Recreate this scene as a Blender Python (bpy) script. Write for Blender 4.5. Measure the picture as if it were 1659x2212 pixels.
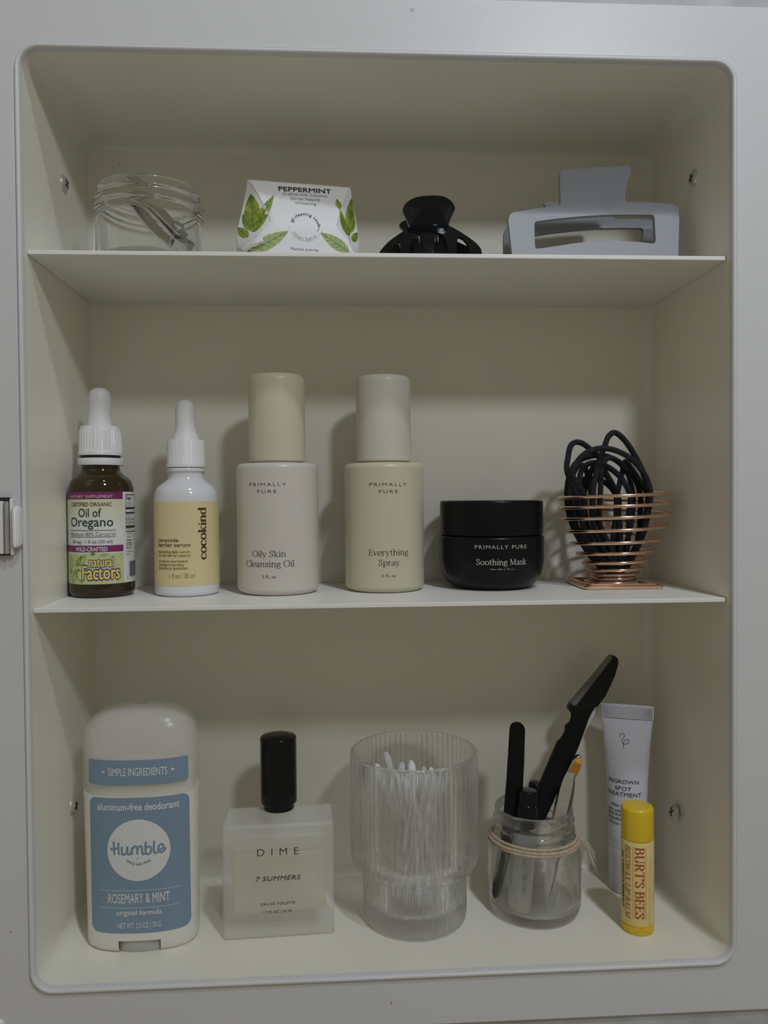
import bpy, bmesh, math, random
from math import sin, cos, pi, sqrt, radians, atan2
from mathutils import Vector, Matrix
random.seed(7)
for o in list(bpy.data.objects): bpy.data.objects.remove(o)
scene = bpy.context.scene
col = scene.collection

# ------------------------------------------------------------------ camera
FPX, CAM = 1680.0, Vector((-.02314, -.37923, .23602))
RX, RY, RZ = -.01921, .00827, -.05551
RM = Matrix.Rotation(RZ, 3, 'Z') @ Matrix.Rotation(RX, 3, 'X') @ Matrix.Rotation(RY, 3, 'Y')
cd = bpy.data.cameras.new('camera'); cam = bpy.data.objects.new('camera', cd); col.objects.link(cam)
cd.sensor_fit = 'VERTICAL'; cd.sensor_height = 36; cd.lens = FPX * 36 / 2212; cd.clip_start = .01
cm = Matrix.Identity(4)
for i in range(3):
    cm[i][0] = RM[i][0]; cm[i][1] = RM[i][2]; cm[i][2] = -RM[i][1]; cm[i][3] = CAM[i]
cam.matrix_world = cm
scene.camera = cam

# ------------------------------------------------------------------ light
world = bpy.data.worlds.new('world'); scene.world = world; world.use_nodes = True
bg = world.node_tree.nodes['Background']
bg.inputs[0].default_value = (1.0, .915, .715, 1); bg.inputs[1].default_value = .205
for nm, loc, en in (('vanity_bulb', (.255, -.61, .745), 6.3), ('ceiling_bulb', (.30, -.68, 1.40), 14.5)):   # the room's two lamps, above the picture
    ld = bpy.data.lights.new(nm, 'POINT'); ld.energy = en; ld.shadow_soft_size = .042; ld.color = (.905, .97, 1.07)
    lo = bpy.data.objects.new(nm, ld); lo.location = loc; col.objects.link(lo)
vs = scene.view_settings
vs.view_transform = 'Standard'; vs.look = 'None'; vs.gamma = 1; vs.use_curve_mapping = False; vs.exposure = 0

# ------------------------------------------------------------------ photo rays (world millimetres)
CMM = CAM * 1000
def ray(u, v): return RM @ Vector(((u - 829.5) / FPX, 1, -(v - 1106) / FPX))
def at_y(u, v, y):
    d = ray(u, v); return CMM + d * ((y - CMM.y) / d.y)
def at_z(u, v, z):
    d = ray(u, v); return CMM + d * ((z - CMM.z) / d.z)
def at_x(u, v, x):
    d = ray(u, v); return CMM + d * ((x - CMM.x) / d.x)

# ------------------------------------------------------------------ materials
MATS = {}
def mat(name, rgb, rough=.5, metal=0, trans=0, ior=1.45, noise=None, bump=0, bscale=60, coat=0, spec=.5, sss=0, rgb2=None, rrange=0, vol=None, alpha=1):
    m = bpy.data.materials.new(name); m.use_nodes = True; nt = m.node_tree
    b = nt.nodes['Principled BSDF']
    def s(k, x):
        if k in b.inputs: b.inputs[k].default_value = x
    s('Base Color', (*rgb, 1)); s('Roughness', rough); s('Metallic', metal); s('Transmission Weight', trans)
    s('IOR', ior); s('Alpha', alpha); s('Coat Weight', coat); s('Specular IOR Level', spec)
    if sss:
        s('Subsurface Weight', sss); s('Subsurface Radius', (1, .9, .7)); s('Subsurface Scale', .004)
    tc = None
    if noise or bump or rrange:
        tc = nt.nodes.new('ShaderNodeTexCoord')
    if noise:
        n = nt.nodes.new('ShaderNodeTexNoise'); n.inputs['Scale'].default_value = noise; n.inputs['Detail'].default_value = 4
        nt.links.new(tc.outputs['Object'], n.inputs['Vector'])
        r = nt.nodes.new('ShaderNodeValToRGB'); r.color_ramp.elements[0].position = .32; r.color_ramp.elements[1].position = .68
        r.color_ramp.elements[0].color = (*rgb, 1); r.color_ramp.elements[1].color = (*(rgb2 or [c * .93 for c in rgb]), 1)
        nt.links.new(n.outputs['Fac'], r.inputs['Fac']); nt.links.new(r.outputs['Color'], b.inputs['Base Color'])
    if bump:
        n = nt.nodes.new('ShaderNodeTexNoise'); n.inputs['Scale'].default_value = bscale; n.inputs['Detail'].default_value = 3
        nt.links.new(tc.outputs['Object'], n.inputs['Vector'])
        bp = nt.nodes.new('ShaderNodeBump'); bp.inputs['Strength'].default_value = bump; bp.inputs['Distance'].default_value = .0006
        nt.links.new(n.outputs['Fac'], bp.inputs['Height']); nt.links.new(bp.outputs['Normal'], b.inputs['Normal'])
    if vol:
        va = nt.nodes.new('ShaderNodeVolumeAbsorption'); va.inputs[0].default_value = (*vol[0], 1); va.inputs[1].default_value = vol[1]
        nt.links.new(va.outputs[0], nt.nodes['Material Output'].inputs['Volume'])
    m.diffuse_color = (*rgb, 1)
    MATS[name] = m; return m
def zgrad(m, lo_rgb, hi_rgb, z0, z1):          # printed colour blend of a label, along its own height (metres)
    nt = m.node_tree; b = nt.nodes['Principled BSDF']
    tc = nt.nodes.new('ShaderNodeTexCoord'); sp = nt.nodes.new('ShaderNodeSeparateXYZ'); nt.links.new(tc.outputs['Object'], sp.inputs[0])
    mr = nt.nodes.new('ShaderNodeMapRange'); mr.inputs[1].default_value = z0; mr.inputs[2].default_value = z1
    nt.links.new(sp.outputs['Z'], mr.inputs[0])
    r = nt.nodes.new('ShaderNodeValToRGB'); r.color_ramp.elements[0].color = (*lo_rgb, 1); r.color_ramp.elements[1].color = (*hi_rgb, 1)
    nt.links.new(mr.outputs[0], r.inputs[0]); nt.links.new(r.outputs[0], b.inputs['Base Color'])
    return m

enamel = mat('cream_enamel', (.835, .815, .715), .33, noise=9, rgb2=(.82, .80, .695), bump=.12, bscale=260, spec=.8)
frame_m = mat('white_enamel', (.675, .68, .69), .38, noise=6, rgb2=(.66, .665, .675), bump=.10, bscale=220)
shelf_m = mat('shelf_paint', (.86, .855, .82), .4, noise=14, rgb2=(.83, .825, .78), bump=.15, bscale=180)
wall_m = mat('plaster', (.55, .56, .57), .6, noise=55, rgb2=(.42, .43, .43), bump=.5, bscale=90)
steel = mat('screw_steel', (.72, .70, .66), .32, metal=.6, noise=900, rgb2=(.60, .58, .54))
dark_slot = mat('dark_slot', (.02, .022, .025), .6)
white_pl = mat('white_plastic', (.80, .80, .80), .35, noise=30, rgb2=(.77, .77, .77))
white_rub = mat('white_rubber', (.76, .76, .77), .45, noise=40, rgb2=(.73, .73, .74))
white_gl = mat('white_gloss_glass', (.74, .75, .78), .12, noise=20, rgb2=(.72, .73, .76), coat=.3)
amber = mat('amber_glass', (.05, .031, .009), .04, trans=.35, ior=1.5, noise=15, rgb2=(.042, .027, .008))
clear = mat('clear_glass', (.985, .99, .985), .0, trans=1, ior=1.45, alpha=.72)
thread_glass = mat('jar_glass', (.985, .99, .985), .0, trans=1, ior=1.42, alpha=.94)
clear_rib = mat('ribbed_glass', (.98, .985, .97), .0, trans=.97, ior=1.42, alpha=.56)
black_gl = mat('black_gloss', (.004, .005, .006), .12, noise=30, rgb2=(.005, .006, .007), spec=.35)
black_sat = mat('black_satin', (.004, .005, .007), .3, noise=40, rgb2=(.005, .006, .008), spec=.28)
black_mat = mat('black_matte', (.005, .006, .006), .45, noise=50, rgb2=(.007, .008, .008), spec=.18)
cloth = mat('black_elastic', (.014, .016, .021), .8, noise=700, rgb2=(.006, .007, .009), bump=.8, bscale=1600)
cloth_navy = mat('navy_elastic', (.016, .020, .040), .8, noise=700, rgb2=(.008, .010, .022), bump=.8, bscale=1600)
rose = mat('rose_gold_wire', (.88, .60, .45), .2, metal=1, noise=40, rgb2=(.82, .55, .41))
chrome = mat('chrome', (.74, .74, .75), .16, metal=1, noise=60, rgb2=(.62, .62, .63))
chrome_sat = mat('brushed_steel', (.80, .79, .78), .3, metal=1, noise=300, rgb2=(.70, .69, .68))
pink_body = mat('rosy_beige_lacquer', (.66, .615, .56), .32, noise=12, rgb2=(.64, .595, .535))
olive_body = mat('olive_beige_lacquer', (.615, .575, .43), .32, noise=12, rgb2=(.595, .555, .41))
oil_cap = mat('yellow_beige_cap', (.64, .60, .455), .34, noise=12, rgb2=(.62, .58, .435))
spray_cap = mat('grey_beige_cap', (.645, .62, .545), .34, noise=12, rgb2=(.63, .60, .52))
ink = mat('dark_ink', (.045, .028, .022), .5)
ink_black = mat('black_ink', (.02, .02, .022), .5)
ink_soft = mat('grey_ink', (.16, .16, .17), .5)
ink_faint = mat('pale_grey_ink', (.42, .42, .43), .5)
ink_white = mat('white_ink', (.74, .74, .74), .5)
ink_cream = mat('cream_ink', (.60, .58, .53), .5)
green_ink = mat('dark_green_ink', (.02, .05, .045), .5)
maroon = mat('maroon_ink', (.19, .035, .03), .5)
purple = mat('magenta_label', (.215, .024, .13), .45, noise=60, rgb2=(.195, .02, .115))
yellow_ink = mat('yellow_ink', (.85, .66, .13), .5)
navy_ink = mat('navy_ink', (.02, .025, .11), .5)
label_white = mat('label_paper', (.74, .745, .75), .5, noise=40, rgb2=(.71, .715, .72))
label_green = zgrad(mat('label_green_fade', (.66, .68, .45), .5), (.74, .745, .74), (.66, .665, .43), .035, .052)
label_pic = mat('label_picture', (.60, .63, .36), .5, noise=130, rgb2=(.50, .55, .25))
leaf_m = mat('leaf_print', (.10, .20, .025), .5, noise=260, rgb2=(.40, .44, .07))
leaf_m2 = mat('leaf_print_pale', (.27, .38, .16), .5, noise=220, rgb2=(.42, .47, .14))
leaf_d = mat('leaf_vein_print', (.06, .13, .03), .5)
label_yellow = mat('butter_label', (.75, .64, .36), .45, noise=20, rgb2=(.73, .615, .33))
mol_m = mat('molecule_print', (.78, .70, .52), .5)
brown_ink = mat('brown_ink', (.10, .035, .015), .5)
olive_ink = mat('olive_ink', (.25, .17, .03), .5)
blue_label = mat('dusty_blue_label', (.215, .315, .42), .5, noise=40, rgb2=(.205, .30, .405))
blue_ink = mat('dusty_blue_ink', (.20, .30, .41), .5)
deo_pl = mat('deodorant_plastic', (.80, .79, .74), .36, trans=0, noise=20, rgb2=(.78, .77, .715))
deo_cap = mat('translucent_cap', (.84, .83, .78), .2, alpha=.3)
deo_wax = mat('deodorant_stick', (.80, .77, .67), .6, noise=40, rgb2=(.77, .74, .64))
deo_dial = mat('dial_plastic', (.55, .55, .51), .5, noise=60, rgb2=(.52, .52, .48))
frost = mat('frosted_glass', (.86, .86, .81), .4, trans=.25, ior=1.3, alpha=.42)
perfume = mat('perfume_liquid', (.77, .725, .50), .3, trans=.1, ior=1.2, alpha=.5)
perf_air = mat('bottle_cavity', (.86, .86, .80), .3, alpha=.25)
cotton = mat('cotton', (.86, .86, .87), .9, noise=300, rgb2=(.80, .80, .82), bump=.6, bscale=900)
stick_m = mat('paper_stick', (.80, .78, .75), .7, noise=100, rgb2=(.76, .74, .71))
twine_m = mat('jute_twine', (.62, .50, .38), .9, noise=500, rgb2=(.48, .37, .27), bump=1, bscale=1200)
twine_p = mat('frayed_jute', (.70, .64, .55), .9, noise=400, rgb2=(.60, .53, .44))
amber_en = mat('amber_enamel', (.52, .21, .015), .2, noise=40, rgb2=(.42, .16, .012), coat=.4)
yell_en = mat('yellow_enamel', (.80, .50, .05), .2, noise=60, rgb2=(.72, .43, .04), coat=.4)
grey_pl = mat('clear_smoky_plastic', (.80, .80, .79), .12, trans=.1, ior=1.3, alpha=.85)
guard_pl = mat('smoky_guard_plastic', (.13, .14, .13), .15, noise=60, rgb2=(.16, .17, .155))
vial_m = mat('vial_glass', (.86, .87, .86), .15, trans=.3, ior=1.3, alpha=.5)
tube_m = mat('lilac_white_tube', (.66, .665, .76), .34, noise=14, rgb2=(.64, .645, .74))
tube_cap = mat('lilac_white_cap', (.63, .63, .69), .3, noise=14, rgb2=(.61, .61, .67))
slate_ink = mat('slate_ink', (.07, .065, .10), .5)
balm_y = mat('yellow_cap_plastic', (.80, .56, .025), .3, noise=20, rgb2=(.77, .53, .022))
balm_l = mat('balm_label', (.82, .65, .29), .4, noise=30, rgb2=(.80, .62, .26))
red_ink = mat('brick_red_ink', (.45, .085, .015), .5)
ochre_ink = mat('ochre_ink', (.48, .22, .02), .5)
carton = mat('white_carton', (.76, .765, .77), .45, noise=30, rgb2=(.74, .745, .75))
carton_e = mat('carton_raw_edge', (.62, .56, .45), .8, noise=200, rgb2=(.52, .46, .36))
torn = mat('torn_paper', (.80, .80, .79), .9, noise=200, rgb2=(.74, .74, .73), bump=1, bscale=500)
slate = mat('slate_grey_plastic', (.30, .315, .35), .45, noise=20, rgb2=(.29, .305, .34))

# ------------------------------------------------------------------ mesh helpers (world millimetres in, thing-local metres out)
def thing(name, label, cat, loc, group=None, kind=None):
    o = bpy.data.objects.new(name, None); col.objects.link(o)
    o.empty_display_size = .005
    o.location = (loc[0] / 1000, loc[1] / 1000, loc[2] / 1000)
    o['label'] = label; o['category'] = cat
    if group: o['group'] = group
    if kind: o['kind'] = kind
    return o
def root_of(p):
    while p.parent: p = p.parent
    return p
def mesh(name, V, F, m, parent=None, smooth=40, bevel=0, label=None):
    me = bpy.data.meshes.new(name)
    b = Vector(root_of(parent).location) if parent else Vector((0, 0, 0))
    me.from_pydata([(v[0] / 1000 - b.x, v[1] / 1000 - b.y, v[2] / 1000 - b.z) for v in V], [], F)
    me.validate(); me.update()
    bm = bmesh.new(); bm.from_mesh(me)
    bmesh.ops.remove_doubles(bm, verts=bm.verts, dist=1e-7)
    bmesh.ops.recalc_face_normals(bm, faces=bm.faces)
    bm.to_mesh(me); bm.free()
    if smooth:
        me.polygons.foreach_set('use_smooth', [True] * len(me.polygons))
        me.set_sharp_from_angle(angle=radians(smooth))
    me.materials.append(m)
    o = bpy.data.objects.new(name, me); col.objects.link(o)
    if parent: o.parent = parent
    if bevel:
        md = o.modifiers.new('bevel', 'BEVEL'); md.width = bevel / 1000; md.segments = 3; md.limit_method = 'ANGLE'; md.angle_limit = radians(50)
        md.use_clamp_overlap = True
    if label: o['label'] = label
    return o
def solo(o, label, cat, group=None):
    o['label'] = label; o['category'] = cat
    if group: o['group'] = group
    return o
def join(*parts):
    V, F = [], []
    for v, f in parts:
        k = len(V); V += list(v); F += [tuple(i + k for i in q) for q in f]
    return V, F
def lathe(prof, cx, cy, cz, n=72, rf=None, closed=False):
    V, F = [], []; rows = []
    for (r, z) in prof:
        if r < 1e-4:
            rows.append([len(V)]); V.append((cx, cy, cz + z))
        else:
            k = len(V); rows.append(list(range(k, k + n)))
            for i in range(n):
                t = 2 * pi * i / n; rr = rf(t, r, z) if rf else r
                V.append((cx + rr * cos(t), cy + rr * sin(t), cz + z))
    prs = list(zip(rows, rows[1:])) + ([(rows[-1], rows[0])] if closed else [])
    for a, b in prs:
        for i in range(n):
            j = (i + 1) % n
            if len(a) == 1 and len(b) == 1: continue
            if len(a) == 1: F.append((a[0], b[i], b[j]))
            elif len(b) == 1: F.append((a[i], a[j], b[0]))
            else: F.append((a[i], a[j], b[j], b[i]))
    return V, F
def rnd(prof, r, n=4):                                   # round the inner corners of a profile polyline
    out = [prof[0]]
    for p, q, s in zip(prof, prof[1:], prof[2:]):
        P, Q, S = Vector(p), Vector(q), Vector(s)
        a, b = (P - Q), (S - Q); d = min(r, a.length * .48, b.length * .48)
        if d < 1e-3: out.append(q); continue
        A = Q + a.normalized() * d; B = Q + b.normalized() * d
        for i in range(n + 1):
            t = i / n; out.append(tuple(A * (1 - t) ** 2 + Q * 2 * t * (1 - t) + B * t * t))
    return out + [prof[-1]]
def catmull(P, n=8, closed=False):
    P = [Vector(p) for p in P]; out = []; N = len(P)
    for i in range(N if closed else N - 1):
        g = lambda k: P[k % N] if closed else P[max(0, min(N - 1, k))]
        a, b, c, d = g(i - 1), g(i), g(i + 1), g(i + 2)
        for k in range(n):
            t = k / n
            out.append(.5 * ((2 * b) + (c - a) * t + (2 * a - 5 * b + 4 * c - d) * t * t + (3 * b - a - 3 * c + d) * t ** 3))
    if not closed: out.append(P[-1])
    return out
def tube(P, r, n=10, closed=False):
    P = [Vector(p) for p in P]; N = len(P); V, F = [], []
    T = [((P[(i + 1) % N] if closed or i < N - 1 else P[i]) - (P[i - 1] if closed or i > 0 else P[i])).normalized() for i in range(N)]
    nrm = T[0].orthogonal().normalized()
    for i in range(N):
        nrm = (nrm - T[i] * nrm.dot(T[i])).normalized(); bi = T[i].cross(nrm)
        rr = r(i / max(1, N - 1)) if callable(r) else r
        for k in range(n):
            a = 2 * pi * k / n; V.append(P[i] + (nrm * cos(a) + bi * sin(a)) * rr)
    for i in range(N if closed else N - 1):
        j = (i + 1) % N; sh = 0
        if closed and j == 0:                            # close with the least twist
            sh = min(range(n), key=lambda q: (V[i * n] - V[q]).length)
        for k in range(n):
            F.append((i * n + k, i * n + (k + 1) % n, j * n + (k + 1 + sh) % n, j * n + (k + sh) % n))
    if not closed:
        F.append(tuple(range(n))[::-1]); F.append(tuple(range((N - 1) * n, N * n)))
    return V, F
def box(x0, x1, y0, y1, z0, z1):
    V = [(x, y, z) for x in (x0, x1) for y in (y0, y1) for z in (z0, z1)]
    return V, [(0, 1, 3, 2), (4, 6, 7, 5), (0, 4, 5, 1), (2, 3, 7, 6), (0, 2, 6, 4), (1, 5, 7, 3)]
def rot_z(V, cx, cy, phi):
    c, s = cos(phi), sin(phi)
    return [(cx + (v[0] - cx) * c - (v[1] - cy) * s, cy + (v[0] - cx) * s + (v[1] - cy) * c, v[2]) for v in V]
def rrect(w, h, r, n=6):                                 # outline, centred
    P = []
    for cx, cz, a0 in ((w / 2 - r, h / 2 - r, 0), (-w / 2 + r, h / 2 - r, 90), (-w / 2 + r, -h / 2 + r, 180), (w / 2 - r, -h / 2 + r, 270)):
        for i in range(n + 1):
            a = radians(a0 + 90 * i / n); P.append((cx + r * cos(a), cz + r * sin(a)))
    return P
def loft(rings, cap0=True, cap1=True):
    n = len(rings[0]); V = [p for r in rings for p in r]; F = []
    for i in range(len(rings) - 1):
        for k in range(n):
            F.append((i * n + k, i * n + (k + 1) % n, (i + 1) * n + (k + 1) % n, (i + 1) * n + k))
    if cap0: F.append(tuple(range(n))[::-1])
    if cap1: F.append(tuple(range((len(rings) - 1) * n, len(rings) * n)))
    return V, F
def fill2d(outer, holes=(), cutx=(), cutz=()):           # flat mesh in the x-z plane
    bm = bmesh.new(); E = []
    for loop in [outer] + list(holes):
        vs_ = [bm.verts.new((p[0], 0, p[1])) for p in loop]
        E += [bm.edges.new((a, b)) for a, b in zip(vs_, vs_[1:] + vs_[:1])]
    bmesh.ops.triangle_fill(bm, use_beauty=True, use_dissolve=False, edges=E, normal=(0, -1, 0))
    for c, no in [((x, 0, 0), (1, 0, 0)) for x in cutx] + [((0, 0, z), (0, 0, 1)) for z in cutz]:
        bmesh.ops.bisect_plane(bm, geom=bm.verts[:] + bm.edges[:] + bm.faces[:], plane_co=c, plane_no=no, dist=1e-6)
    bm.verts.index_update()
    V = [(v.co.x, v.co.z) for v in bm.verts]; F = [tuple(v.index for v in f.verts) for f in bm.faces]
    B = [tuple(v.index for v in e.verts) for e in bm.edges if len(e.link_faces) == 1]
    bm.free(); return V, F, B
def plate(flat, pos, th):                                # pos(x,z)->world point on the front; th: thickness vector
    V2, F2, B = flat; n = len(V2); th = Vector(th)
    A = [Vector(pos(x, z)) for x, z in V2]
    V = A + [p + th for p in A]
    F = list(F2) + [tuple(i + n for i in f)[::-1] for f in F2] + [(a, b, b + n, a + n) for a, b in B]
    return V, F

# ------------------------------------------------------------------ surfaces that carry print
class Ell:                                               # upright elliptic body, a(z) wide, b(z) deep, turned by phi
    def __init__(s, cx, cy, a, b=None, phi=0):
        s.c = (cx, cy); s.a = a if callable(a) else (lambda z: a); b = a if b is None else b
        s.b = b if callable(b) else (lambda z: b); s.phi = phi
    def loc(s, p):
        dx, dy = p[0] - s.c[0], p[1] - s.c[1]; c, q = cos(s.phi), sin(s.phi)
        return dx * c + dy * q, -dx * q + dy * c
    def hit(s, u, v):
        d = ray(u, v); t0 = s.c[1] - CMM.y - 45; best = None; prev = None
        for k in range(181):
            p = CMM + d * ((t0 + k * .5) / d.y); x, y = s.loc(p); z = p.z
            f = (x / s.a(z)) ** 2 + (y / s.b(z)) ** 2 - 1
            if best is None or f < best[0]: best = (f, x, y, z)
            if f <= 0: break
        f, x, y, z = best
        return atan2(x / s.a(z), -y / s.b(z)), z
    def mm(s, z): return s.a(z)                          # millimetres for one unit of the first coordinate
    def pos(s, t, z, e=0):
        x, y = (s.a(z) + e) * sin(t), -(s.b(z) + e) * cos(t); c, q = cos(s.phi), sin(s.phi)
        return (s.c[0] + x * c - y * q, s.c[1] + x * q + y * c, z)
class Flat:                                              # front of local depth f(x,z), turned by phi about (cx,cy)
    def __init__(s, cx, cy, phi=0, f=None):
        s.c = (cx, cy); s.phi = phi; s.f = f or (lambda x, z: 0)
    def hit(s, u, v):
        d = ray(u, v); c, q = cos(s.phi), sin(s.phi); y = 0
        for k in range(25):
            # local y of a ray point: -dx*q + dy*c
            o = CMM - Vector((s.c[0], s.c[1], 0)); oy = -o.x * q + o.y * c; dy = -d.x * q + d.y * c
            t = (y - oy) / dy; p = o + d * t; x = p.x * c + p.y * q; z = p.z
            y = .5 * y + .5 * s.f(x, z)
        return x, z
    def mm(s, z): return 1
    def pos(s, x, z, e=0):
        y = s.f(x, z) - e; c, q = cos(s.phi), sin(s.phi)
        return (s.c[0] + x * c - y * q, s.c[1] + x * q + y * c, z)

TXT = {}; CAPH = [1]
class L2(list): lay = None                                # points of flat lettering with a tiny stacking order
def sans(t, off=0, sp=1, shear=0):                       # 2-D mesh of a line in the built-in face; cap height 1, starts at x=0
    k = (t, off, sp, shear)
    if k in TXT: return TXT[k]
    cu = bpy.data.curves.new('t', 'FONT'); cu.body = t; cu.size = 1; cu.offset = min(0, off); cu.space_character = sp; cu.shear = shear; cu.resolution_u = 3
    ob = bpy.data.objects.new('t', cu); me = ob.to_mesh()
    V = [(v.co.x, v.co.y) for v in me.vertices]; F = [tuple(p.vertices) for p in me.polygons]
    ob.to_mesh_clear(); bpy.data.objects.remove(ob); bpy.data.curves.remove(cu)
    if off > 0:                                           # heavier strokes: the line laid over itself, slightly shifted
        n = 4 if off < .05 else 12
        V, F = join(*([(V, F)] + [([(x + off * cos(2 * pi * i / n + .4), y + off * sin(2 * pi * i / n + .4)) for x, y in V], F) for i in range(n)]))
    x0 = min(v[0] for v in V); CH = CAPH[0]; nl = 1 if off <= 0 else n + 1
    P = L2(((x - x0) / CH, y / CH) for x, y in V); P.lay = [i * nl // len(V) for i in range(len(V))]
    TXT[k] = (P, F); return TXT[k]
CAPH[0] = max(v[1] for v in sans('H')[0]); TXT.clear()
def arc(cx, cy, rx, ry, a0, a1, n=14): return [(cx + rx * cos(radians(a0 + (a1 - a0) * i / n)), cy + ry * sin(radians(a0 + (a1 - a0) * i / n))) for i in range(n + 1)]
X = .68
def stem(x, h, foot=1, head=0): return [('p', [(x, 0), (x, h)])] + ([('h', [(x - .13, .02), (x + .13, .02)])] if foot else []) + ([('h', [(x - .14, h - .02), (x, h - .02)])] if head == 1 else [('h', [(x - .13, h - .02), (x + .13, h - .02)])] if head == 2 else [])
def arch(x0, x1, h=X): return [('c', [(x0, h * .70), (x0 + (x1 - x0) * .3, h * .95), (x0 + (x1 - x0) * .62, h * .98), (x0 + (x1 - x0) * .93, h * .84), (x1, h * .6)]), ('p', [(x1, h * .62), (x1, 0)]), ('h', [(x1 - .12, .02), (x1 + .12, .02)])]
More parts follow.
